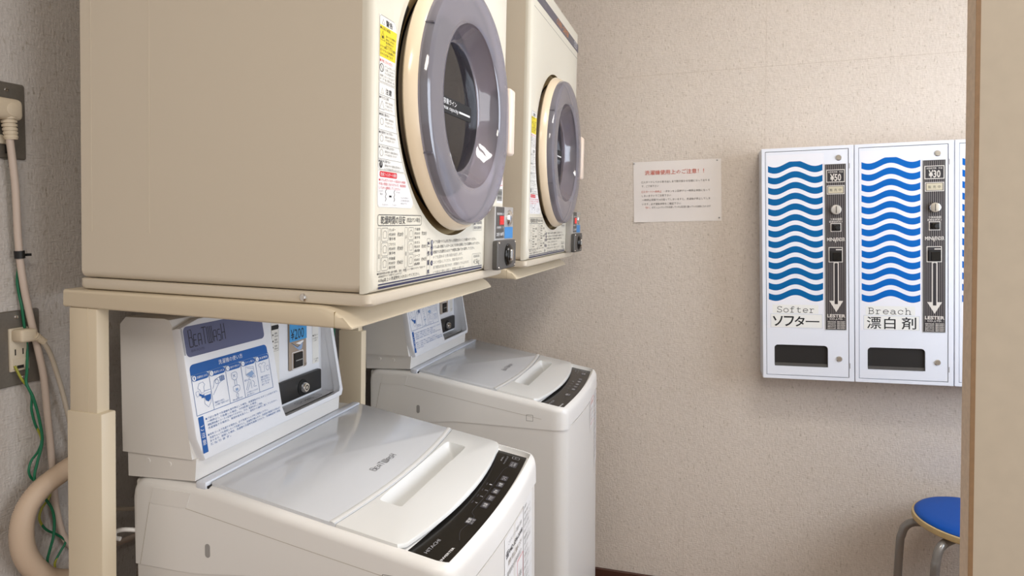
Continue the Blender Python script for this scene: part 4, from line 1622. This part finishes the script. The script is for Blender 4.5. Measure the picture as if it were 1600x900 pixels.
def make_vending(label, idx, ink, title, kana, price):
    off = idx * VW
    base = Vector((VX + c_ * off + s_ * VH, VY, VZ + s_ * off - c_ * VH))
    root = thing('vending_machine', label, 'vending machine', base, (0, -TV, 0), 'wall mounted detergent vending machines')
    T = lambda b: b + VH
    g = .0009
    mb = MB()
    out = lambda y, q: [(x, y, z) for x, z in rrect(g + q, q, VW - g - q, VH - q, .002, 2)]
    inn = lambda y, q: [(x, y, z) for x, z in rrect(.0116 - q, T(-.6990) - q, .2442 + q, T(-.0096) + q, .0012, 2)]
    mb.bridge([out(VD, 0), out(.0015, 0), out(0, .0012), inn(0, 0), inn(.012, 0)])
    mb.cap(out(VD, 0))
    mb.cap(inn(.012, 0))
    mb.build('case', M_vend, root)
    mb = MB().box(.0112, .2446, .006, .0115, T(-.6994), T(-.0092))
    mb.build('door_gap', M_gapb, root, smooth=0)
    # door with the delivery opening
    N = 64
    hx0, hx1, hz0, hz1 = .0350, .1860, T(-.6705), T(-.6040)
    hcx, hcz = (hx0 + hx1) / 2, (hz0 + hz1) / 2

    def cast(lp):
        res = []
        for k in range(N):
            a = 2 * pi * k / N
            dx, dz = cos(a), sin(a) * .5
            best = 1e9
            m_ = len(lp)
            for i in range(m_):
                px, pz = lp[i][0] - hcx, lp[i][1] - hcz
                qx, qz = lp[(i + 1) % m_][0] - hcx, lp[(i + 1) % m_][1] - hcz
                ex, ez = qx - px, qz - pz
                den = dx * ez - dz * ex
                if abs(den) < 1e-12: continue
                t = (px * ez - pz * ex) / den
                u = (px * dz - pz * dx) / den
                if t > 0 and -1e-6 <= u <= 1 + 1e-6: best = min(best, t)
            res.append([hcx + dx * best, hcz + dz * best])
        for c in lp:
            j = min(range(N), key=lambda q: (res[q][0] - c[0]) ** 2 + (res[q][1] - c[1]) ** 2)
            res[j] = list(c)
        return res
    dr = [(.0130, T(-.6975)), (.2428, T(-.6975)), (.2428, T(-.0112)), (.0130, T(-.0112))]
    DL = cast(dr)
    HL = cast(rrect(hx0, hz0, hx1, hz1, (.0008, .0008, .010, .010), 5))
    mb = MB()
    mb.bridge([[(x, .0105, z) for x, z in DL], [(x, .0018, z) for x, z in DL], [(x, .0010, z) for x, z in [(p[0] + math.copysign(.0008, .128 - p[0]), p[1] + math.copysign(.0008, .35 - p[1])) for p in DL]],
               [(x, .0010, z) for x, z in HL], [(x, .0105, z) for x, z in HL]])
    door = mb.build('door', M_vend, root, smooth=30)
    mb = MB()
    mb.bridge([[(x, .0104, z) for x, z in HL], [(x, .0112, z) for x, z in HL]])
    mb.cap([(x, .0112, z) for x, z in HL])
    mb.build('delivery_tray', M_dark, door, smooth=0)
    mb = MB().box(hx0 + .002, hx1 - .002, .0085, .0095, hz0 + .010, hz1 - .001)
    mb.build('delivery_flap', M_black, door)
    MB().box(hx0 + .002, hx1 - .002, .0045, .0090, hz0 + .0004, hz0 + .010).build('tray_lip', M_greyplate, door)
    for b in (-.0365, -.6425):
        mb = MB().solidlathe([(0, .0088), (.0015, .0086), (.003, .0070)], (.2172, .0012, T(b)), (0, -1, 0), 28)
        mb.lathe([(.0031, .0045), (.0040, .0045), (.0040, .0032), (.0031, .0032)], (.2172, .0012, T(b)), (0, -1, 0), 20)
        lk = mb.build('door_lock', M_chrome, door)
        MB().box(.2162, .2182, -.0032, -.0022, T(b) - .0025, T(b) + .0025).build('keyhole', M_blackm, door, smooth=0) if False else None
    for b in (-.062, -.662):
        MB().box(.2452, .2468, -.0006, .001, T(b) - .008, T(b) + .008, .0003, 1).build('hinge_pin', M_inkg, root)
    # wave sticker
    d = Decal()
    d.rect(.0170, T(-.5535), .1765, T(-.0205), M_vstick, 1)
    xa, xb = .0196, .1732
    top0 = -.0390
    n = 48

    def wave(t):
        # trough at .13, crest at .5, trough at .87
        return -cos(2 * pi * (t - .13) / .74) * .0095
    for k in range(13):
        zt = top0 - k * .03266 - .0095
        up, lo = [], []
        for i in range(n + 1):
            t = i / n
            z = zt + wave(t)
            lo.append((xa + (xb - xa) * t, T(z - .0192)))
            if k == 0: z = min(z, top0 - .0030)
            up.append((xa + (xb - xa) * t, T(z)))
        d.mb.grid([[(x, z, 2) for x, z in up], [(x, z, 2) for x, z in lo]], ink)
    if title:
        d.rect(.030, T(-.5070), .160, T(-.4800), M_sticker, 2)
        serif(d, title, .0425 if title[0] == 'S' else .0365, T(-.5035), .1500 if title[0] == 'S' else .1500, T(-.4860), .0017, M_inkb)
        d.rect(.0245, T(-.5510), .1710, T(-.5082), M_sticker, 2)
        d.frame(.0245, T(-.5510), .1710, T(-.5082), .0005, M_inkpale, 3)
        if kana == 'ソフター':
            gx = (.0305, .0625, .0925, .1235)
            for ch, x in zip(kana, gx):
                if ch == 'ー':
                    d.rect(.1240, T(-.5325), .1625, T(-.5288), M_inkb, 3)
                else:
                    d.text(ch, x, T(-.5465), x + .029, T(-.5150), M_inkb, 3, .018)
        else:
            for ch, x in zip(kana, (.0330, .0790, .1245)):
                d.text(ch, x, T(-.5480), x + (.038 if ch != '白' else .030), T(-.5120), M_inkb, 3, .008)
    d.build('wave_sticker', door, (0, .0010, 0), (1, 0, 0), (0, 0, 1), .0001)
    # dark coin strip with fine silver lines
    mb = MB().box(.1800, .2362, -.0006, .0012, T(-.5535), T(-.0555))
    st = mb.build('coin_strip', M_strip, door, smooth=0)
    d = Decal()
    d.frame(.1796, T(-.5540), .2366, T(-.0550), .0012, M_inkg, 1)
    for i in range(10):
        x = .1840 + i * .0053
        d.rect(x, T(-.5480), x + .0011, T(-.0575), M_stripline, 1)

    def plate(x0, b0, x1, b1, w=.0022, m=M_strip):
        d.rect(x0, T(b0), x1, T(b1), M_stripwhite, 2)
        d.rect(x0 + w, T(b0) + w, x1 - w, T(b1) - w, m, 3)
    if True:
        plate(.1830, -.1098, .2336, -.0715)
        d.text('自動販売機　' + '料金', .1885, T(-.0815), .2285, T(-.0760), M_stripwhite, 4)
        if price: d.text(price, .1935, T(-.1060), .2235, T(-.0840), M_stripwhite, 4, .02)
        plate(.1840, -.1455, .2330, -.1190)
        d.rect(.1880, T(-.1420), .2290, T(-.1225), mat('sale_window', 'c9bfa6' if ink is M_wave1 else 'dcdcdc', .4), 4)
        for ch, x in zip('販売中', (.1925, .2045, .2165)):
            d.text(ch, x, T(-.1370), x + .0075, T(-.1285), M_ink, 5)
        d.text('つまみ右回', .1930, T(-.2235), .2250, T(-.2165), M_stripwhite, 3, .02)
        d.text('返却はボタン', .1905, T(-.2305), .2275, T(-.2245), M_stripwhite, 3, .02)
        plate(.1940, -.2580, .2235, -.2320)
        d.rect(.1820, T(-.2875), .2345, T(-.2745), M_strip, 2)
        d.text('MINI', .1840, T(-.2865), .2060, T(-.2755), M_stripwhite, 3, .02)
        d.text('V', .2045, T(-.2915), .2105, T(-.2755), M_stripwhite, 4, .02)
        d.text('ENDER', .2105, T(-.2865), .2335, T(-.2755), M_stripwhite, 3, .02)
        plate(.1885, -.3500, .2275, -.3040)
        d.rect(.2085, T(-.3135), .2245, T(-.3105), M_stripwhite, 4)
        # arrow from coin window down
        d.poly([(.2022, T(-.350)), (.2022, T(-.4660)), (.1900, T(-.4660)), (.2090, T(-.5000)), (.2280, T(-.4660)), (.2158, T(-.4660)), (.2158, T(-.350))], M_stripwhite, 2)
        d.rect(.2046, T(-.4760), .2134, T(-.3530), M_strip, 3)
        d.rect(.2070, T(-.4720), .2110, T(-.352), M_strip, 4)
        d.text('LESTER', .1840, T(-.5165), .2340, T(-.5065), M_stripwhite, 3, .03)
        d.rect(.188, T(-.5250), .230, T(-.5180), M_strip, 2)
        d.text('CO.,LTD.', .1905, T(-.5245), .2275, T(-.5185), M_stripwhite, 3, .02)
        d.rect(.183, T(-.5520), .235, T(-.5255), M_strip, 2)
        for i in range(5):
            d.text(('東京都中央区日本橋', '大阪市北区天満', '名古屋市中区', '福岡市博多区', '札幌市中央区')[i], .1845, T(-.5312 - i * .0050), .2080, T(-.5275 - i * .0050), M_stripwhite, 3, .02)
            d.text('電話代表番号', .2110, T(-.5312 - i * .0050), .2335, T(-.5275 - i * .0050), M_stripwhite, 3, .02)
    d.build('strip_print', st, (0, -.0006, 0), (1, 0, 0), (0, 0, 1), .0001)
    mb = MB().solidlathe([(0, .0152), (.006, .0150), (.0085, .0135), (.0090, .0120)], (.2087, -.0006, T(-.1918)), (0, -1, 0), 36)
    mb.build('coin_dial', M_chrome if idx else mat('satin_dial', 'd6d2cc', .25, metal=.6), st)
    MB().box(.2078, .2096, -.0102, -.0094, T(-.2020), T(-.1816)).build('dial_slot', M_blackm, st, smooth=0)
    MB().box(.2005, .2210, -.007, -.0008, T(-.2545), T(-.2360), .002, 2).build('return_button', M_black, st)
    MB().solidlathe([(0, .006), (.002, .0055)], (.2125, -.0070, T(-.2455)), (0, -1, 0), 16).build('return_dimple', M_blackm, st)
    MB().box(.1925, .2245, -.0048, -.0008, T(-.3460), T(-.3150), .0015, 1).build('coin_chute', M_gapb, st)
    MB().box(.1995, .2235, -.0066, -.0046, T(-.3450), T(-.3200), .001, 1).build('chute_flap', M_black, st)
    return root


make_vending('white wall vending machine with teal blue waves reading Softer, priced 50 yen', 0, M_wave1, 'Softer', 'ソフター', '¥50')
make_vending('white wall vending machine with bright blue waves reading Breach, priced 30 yen', 1, M_wave2, 'Breach', '漂白剤', '¥30')
make_vending('third wall vending machine, only its left edge showing beside the wooden casing', 2, M_wave2, None, None, None)

# ------------------------------------------------------------------ paper notice on the back wall
nt_ = thing('paper_notice', 'white paper notice with red heading pinned to the back wall', 'notice', (-.095, YB - .0004, 1.280), (0, -.02, 0))
mb = MB()
nw, nh = .285, .204
rows = []
for j in range(9):
    b = nh * j / 8
    r_ = []
    for i in range(13):
        a = nw * (i / 12 - .5)
        t = i / 12
        lift = .0006 + .0018 * sin(pi * t) * sin(pi * j / 8)
        if i > 10 and j > 6: lift += .003 * (i - 10) * (j - 6) / 4
        if j == 0 and i < 2: lift += .004
        r_.append((a, -lift, b))
    rows.append(r_)
mb.grid(rows)
back_ = [[(x, y + .0003, z) for x, y, z in r_] for r_ in rows]
mb.grid(back_)
pp = mb.build('sheet', M_paper, nt_, smooth=60)
d = Decal()
hw = nw / 1421 * 1000 * 1.085 / 1000
X_ = lambda u: (u - 60) / (1362 - 60) * nw - nw / 2
Z_ = lambda v, u: nh - (v - (32 - (u - 60) * .022)) / 868 * nh * .985
d.text('洗濯機使用上のご注意！！', X_(238), .1585, X_(1115), .1745, M_inkro, 1, .005)
M_inkn = mat('ink_notice_grey', '6e6763', .7)
nl = [('□スタートしてから動き出しまで数分掛かる仕様になっておりま', 182, 1195, .1345, M_inkn), ('す、ご了承下さい', 184, 440, .1210, M_inkn), ('□スタート/一時停止', 182, 486, .1020, M_inkro), ('・ボタンを２回押すと一時停止状態になって', 520, 1198, .1020, M_inkn),
      ('しまいますのでご注意下さい', 186, 625, .0885, M_inkn), ('一時停止状態で10分経ってしまいますと、洗濯機が停止してしま', 190, 1200, .0745, M_inkn), ('います。必ず運転状態をご確認下さい', 186, 770, .0605, M_inkn), ('「残り」', 238, 310, .0485, M_inkro), ('ボタン上のランプが点滅していれば正常に動いている状態になります', 335, 1205, .0485, M_inkn)]
for t, u0, u1, b, m in nl:
    d.text(t, X_(u0), b - .0035, X_(u1), b + .0040, m, 1)
for i, (x, y, l) in enumerate(d.mb.v):
    pass
d.build('notice_print', pp, (0, -.0026, 0), (1, 0, 0), (0, 0, 1), .0004)
for x, z in ((-.1395, .199), (.130, .199), (.135, .010)):
    MB().solidlathe([(0, .0026), (.002, .0024), (.0032, .0012)], (x, -.0022, z), (0, -1, 0), 12).build('pin', M_key, nt_)

# ------------------------------------------------------------------ stool
st_ = thing('round_stool', 'round stool with blue vinyl seat and grey tubular legs against back wall', 'stool', (.7207, 2.050, 0))
SH = .460
MB().solidlathe([(-.022, .140), (-.020, .150), (-.017, .1535), (-.006, .1535), (-.003, .1525), (-.002, .149)], (0, 0, SH), (0, 0, 1), 64).build('seat_board', M_ply, st_)
MB().solidlathe([(-.004, .1475), (0, .1472), (.004, .143), (.0065, .134), (.0075, .10), (.0075, .001)], (0, 0, SH), (0, 0, 1), 64).build('seat_cushion', M_blueleather, st_)
for k in range(4):
    a = radians(184 + 48 * 0) if k == 0 else None
for a in (171, 222, 351, 42):
    a_ = radians(a)
    u = Vector((cos(a_), sin(a_), 0))
    pts = [u * .02 + Vector((0, 0, SH - .033)), u * .105 + Vector((0, 0, SH - .033)), u * .145 + Vector((0, 0, SH - .036)), u * .166 + Vector((0, 0, SH - .050)), u * .176 + Vector((0, 0, SH - .075)), u * .182 + Vector((0, 0, SH - .13)), u * .192 + Vector((0, 0, .012))]
    lg = MB().tube(pts, .0108, 14).build('leg', M_tube, st_)
    MB().solidlathe([(0, .013), (.012, .0135), (.025, .012)], u * .192, (0, 0, 1), 16).build('leg_cap', M_blackm, lg)

# ------------------------------------------------------------------ wall sockets, plugs, cords on the left wall
XW = XL


def wall_plate(label, y0, y1, z0, z1):
    root = thing('outlet_plate', label, 'outlet', (XW, (y0 + y1) / 2, z0), (0, 0, 0), 'steel socket plates on the left wall')
    yc = (y0 + y1) / 2
    h = z1 - z0
    w = y1 - y0
    lp = rrect(-w / 2, 0, w / 2, h, .004, 4)
    lq = rrect(-w / 2 + .0015, .0015, w / 2 - .0015, h - .0015, .003, 4)
    mb = MB()
    a, b, c = [(0, y, z) for y, z in lp], [(.003, y, z) for y, z in lp], [(.0045, y, z) for y, z in lq]
    mb.bridge([a, b, c])
    mb.cap(c)
    mb.cap(a, None, True)
    pl = mb.build('plate', M_outlet, root)
    return root


up = wall_plate('upper steel socket plate on left wall carrying a large ivory plug', .7095, .7790, 1.378, 1.4970)
for z in (.012, .107):
    MB().solidlathe([(0, .0032), (.0014, .0024)], (.0045, .024 - .018, z), (1, 0, 0), 14).build('screw', M_chrome, up)
    MB().box(.0057, .0061, .0055 - .0022, .0065 + .0022, z - .0004, z + .0004).build('screw_slot', M_blackm, up, smooth=0)
mb = MB().box(.004, .0075, -.030, .012, .022, .036, .001, 1)
mb.build('socket_insert', M_socket, up)
MB().box(.0045, .0062, .001, .013, .008, .036).build('earth_hole', M_gapb, up)
MB().box(.006, .0072, .0115, .0128, .010, .034).build('earth_terminal', M_green, up, smooth=0)
lo_ = wall_plate('lower steel socket plate on left wall with ivory twin socket', .7110, .7930, 1.0200, 1.1390)
for y, z in ((.004, .109), (.012, .012)):
    MB().solidlathe([(0, .0034), (.0016, .0024)], (.0045, y, z), (1, 0, 0), 14).build('screw', M_chrome, lo_)
mb = MB()
mb.box(.004, .0085, -.0105, .0195, .0235, .0920, .0015, 2)
mb.build('socket_insert', M_socket, lo_)
for y in (-.0025, .0095):
    MB().box(.0078, .0088, y - .001, y + .001, .0490, .0585).build('socket_slot', M_gapb, lo_, smooth=0)
    MB().box(.0080, .0087, y - .003, y + .003, .0470, .0605, .0002, 1).build('socket_boss', M_socket, lo_)
MB().box(.0078, .0095, -.0085, .0180, .0270, .0440, .001, 1).build('earth_cover', M_socket, lo_)
MB().box(.0088, .0099, -.001, .0095, .0275, .0325).build('earth_hole', M_gapb, lo_, smooth=0)

# upper plug with thick cord
cd = thing('power_cord', 'thick pinkish beige cord hanging from the large ivory plug at top left', 'power cord', (-1.03, .806, .72))
org = Vector((-1.03, .806, .72))


def rel(pts, o):
    return [tuple(Vector(p) - o) for p in pts]


c1 = [(-1.03, .7415, 1.412), (-1.031, .749, 1.336), (-1.033, .7525, 1.256), (-1.034, .758, 1.195), (-1.034, .768, 1.133), (-1.034, .780, 1.074), (-1.035, .789, 1.025), (-1.036, .7945, .960), (-1.036, .7985, .906), (-1.036, .802, .840), (-1.036, .806, .795), (-1.036, .818, .746),
      (-1.036, .842, .715), (-1.036, .90, .69), (-1.036, .98, .68)]
MB().tube(rel(c1, org), .0052, 12).build('cord', M_cord, cd)
mb = MB().box(-1.0455, -1.020, .688, .7590, 1.4360, 1.4690, .008, 3)
mb.v = rel(mb.v, org)
pg = mb.build('plug', M_plug, cd)
mb = MB().solidlathe([(0, .0105), (.0008, .0105), (.0012, .0098)], Vector((-1.0205, .7425, 1.4515)) - org, (1, 0, 0), 24)
mb.build('plug_dimple', M_plug, pg)
mb = MB()
prof = []
for k in range(6):
    z = 1.441 - k * .0058
    prof += [(-(k * .0058), .0108 - k * .0003), (-(k * .0058 + .0034), .0108 - k * .0003), (-(k * .0058 + .0036), .0086), (-(k * .0058 + .0056), .0086)]
mb.solidlathe([(-a, r) for a, r in prof], Vector((-1.031, .7415, 1.441)) - org, (.02, .09, -1), 18)
mb.build('strain_relief', M_plug, pg)
mb = MB().lathe([(-.006, .0072), (.006, .0072), (.006, .0055), (-.006, .0055), (-.006, .0072)], Vector((-1.0334, .7545, 1.228)) - org, (0, .05, -1), 16)
mb.box(.0, .004, -.0515 + .006, -.0515 + .0135, .5055, .5095)
tie = mb.build('cable_tie', M_tie, cd)

# lower plug with thinner cord
cd2 = thing('power_cord', 'thinner grey beige cord with angled ivory plug in the lower socket', 'power cord', (-1.03, .835, .88))
org = Vector((-1.03, .835, .88))
c2 = [(-1.0205, .7775, 1.089), (-1.0205, .786, 1.074), (-1.0215, .793, 1.058), (-1.0225, .8005, 1.035), (-1.023, .8105, .999), (-1.023, .8205, .953), (-1.023, .832, .900), (-1.022, .850, .830), (-1.015, .89, .77), (-1.0, .96, .74)]
MB().tube(rel(c2, org), .0036, 10).build('cord', M_cord2, cd2)
mb = MB().box(-1.0410, -1.0185, .7435, .7700, 1.0905, 1.1110, .0045, 3)
for i, v in enumerate(mb.v):
    mb.v[i] = (v[0], v[1], v[2] - .10 * max(0, v[1] - .757))
mb.v = rel(mb.v, org)
pg = mb.build('plug', M_plug, cd2)
prof = []
for k in range(6):
    prof += [(k * .0032, .0066 - k * .0003), (k * .0032 + .0018, .0066 - k * .0003), (k * .0032 + .002, .0052), (k * .0032 + .0031, .0052)]
mb = MB().solidlathe(prof, Vector((-1.0225, .7665, 1.0985)) - org, (.08, .72, -.62), 16)
mb.build('strain_relief', M_plug, pg)

yel = [(-1.039, .7465, 1.053), (-1.036, .7535, 1.032), (-1.035, .7625, 1.016), (-1.034, .768, .999), (-1.034, .767, .979), (-1.034, .772, .954), (-1.034, .782, .926), (-1.034, .776, .908), (-1.034, .765, .897), (-1.034, .760, .883), (-1.034, .764, .868), (-1.034, .778, .854), (-1.034, .793, .841), (-1.034, .792, .825), (-1.034, .779, .812),
       (-1.034, .775, .796), (-1.034, .785, .775), (-1.034, .804, .757), (-1.034, .818, .739), (-1.034, .809, .726), (-1.034, .799, .712), (-1.034, .801, .694), (-1.034, .807, .678), (-1.034, .83, .66)]
yel = [(x + .016, y, z) for x, y, z in yel[:1]] and yel
w1 = MB()
P = spline(yel, 6)
# wire turned half green, half yellow: colour bands along its length follow the twist
cut = [0, 30, 54, 70, 96, 108, len(P) - 1]
w1.tube(yel, .0019, 8, M_yellowg)
w1 = MB().tube(yel, .0019, 8)
o = w1.build('ground_wire', M_yellowg)
m = MATS['yellow_green_wire']
nt = m.node_tree
tc = nt.nodes.new('ShaderNodeTexCoord')
wv = nt.nodes.new('ShaderNodeTexNoise')
wv.inputs['Scale'].default_value = 14
wv.inputs['Detail'].default_value = 0
nt.links.new(tc.outputs['Object'], wv.inputs['Vector'])
rp = nt.nodes.new('ShaderNodeValToRGB')
rp.color_ramp.interpolation = 'CONSTANT'
rp.color_ramp.elements[0].color = rgb('9c9a35')
rp.color_ramp.elements[1].position = .5
rp.color_ramp.elements[1].color = rgb('0f6a48')
nt.links.new(wv.outputs['Fac'], rp.inputs['Fac'])
nt.links.new(rp.outputs['Color'], nt.nodes['Principled BSDF'].inputs['Base Color'])
tag(o, 'thin yellow and green earth wire looping down from the lower socket', 'wire')
grn = [(-1.0420, .7560, 1.186), (-1.0420, .7590, 1.161), (-1.040, .7605, 1.145), (-1.042, .766, 1.104), (-1.0425, .769, 1.078), (-1.036, .763, 1.043), (-1.030, .757, 1.024), (-1.027, .765, .999), (-1.026, .773, .962), (-1.026, .777, .925), (-1.025, .768, .896), (-1.025, .762, .873), (-1.025, .766, .856), (-1.026, .778, .832), (-1.025, .789, .809), (-1.024, .792, .786),
       (-1.022, .788, .762), (-1.022, .781, .742), (-1.022, .777, .725), (-1.022, .786, .706), (-1.022, .800, .689), (-1.022, .825, .672)]
up_ = [(-1.0445, .7500, 1.40), (-1.0445, .7565, 1.336), (-1.0445, .7600, 1.256), (-1.0435, .7600, 1.215)]
o = MB().tube(up_ + grn, .0021, 8).build('ground_wire', M_green)
tag(o, 'dark green earth wire twisting down the wall behind the thick cord', 'wire')
# green wires behind the near washer's coin tower
for k, (pts, lb) in enumerate((([(-1.03, 1.52, 1.30), (-1.0, 1.500, 1.16), (-.985, 1.515, 1.05), (-.98, 1.53, .96), (-.985, 1.535, .85)], 'left dark green wire hanging in the gap beside the far stand leg'),
                               ([(-1.03, 1.56, 1.30), (-1.0, 1.552, 1.16), (-.985, 1.570, 1.06), (-.98, 1.565, .98), (-.985, 1.55, .85)], 'right dark green wire hanging in the gap beside the far stand leg'))):
    o = MB().tube(pts, .0032, 8).build('ground_wire', M_green)
    tag(o, lb, 'wire')

# drain hose
hose = [(-.998, .858, .800), (-.995, .862, .845), (-.998, .845, .873), (-1.0, .815, .878), (-1.005, .785, .868), (-1.008, .758, .855), (-1.010, .738, .834), (-1.010, .729, .805), (-1.010, .731, .770), (-1.008, .744, .737), (-1.004, .768, .706), (-.998, .81, .685), (-.99, .85, .678)]
mb = MB()
mb.tube(hose, .016, 18, None, 22, rad=lambda i, n: .0158 + .0007 * (1 if (i // 1) % 2 else -1))
o = mb.build('drain_hose', M_hose, smooth=0)
o.data.polygons.foreach_set('use_smooth', [True] * len(o.data.polygons))
tag(o, 'beige corrugated drain hose curving on the wall behind the near stand leg', 'hose')
coil = [(-.965, .93, .575), (-.950, .905, .640), (-.930, .898, .700), (-.912, .905, .722), (-.903, .94, .725), (-.915, .985, .70), (-.945, 1.0, .65), (-.950, .975, .600), (-.935, .935, .620), (-.920, .918, .665), (-.906, .925, .685), (-.902, .960, .680), (-.910, .985, .64), (-.93, .99, .56)]
coil = [(x - .010, y, z) for x, y, z in coil]
mb = MB()
mb.tube(coil, .011, 14, None, 20, rad=lambda i, n: .0110 + .0011 * (1 if i % 2 else -1))
o = mb.build('corrugated_hose', M_hoseg, smooth=70)
tag(o, 'grey brown corrugated hose coiled in the shade behind the near washer', 'hose')
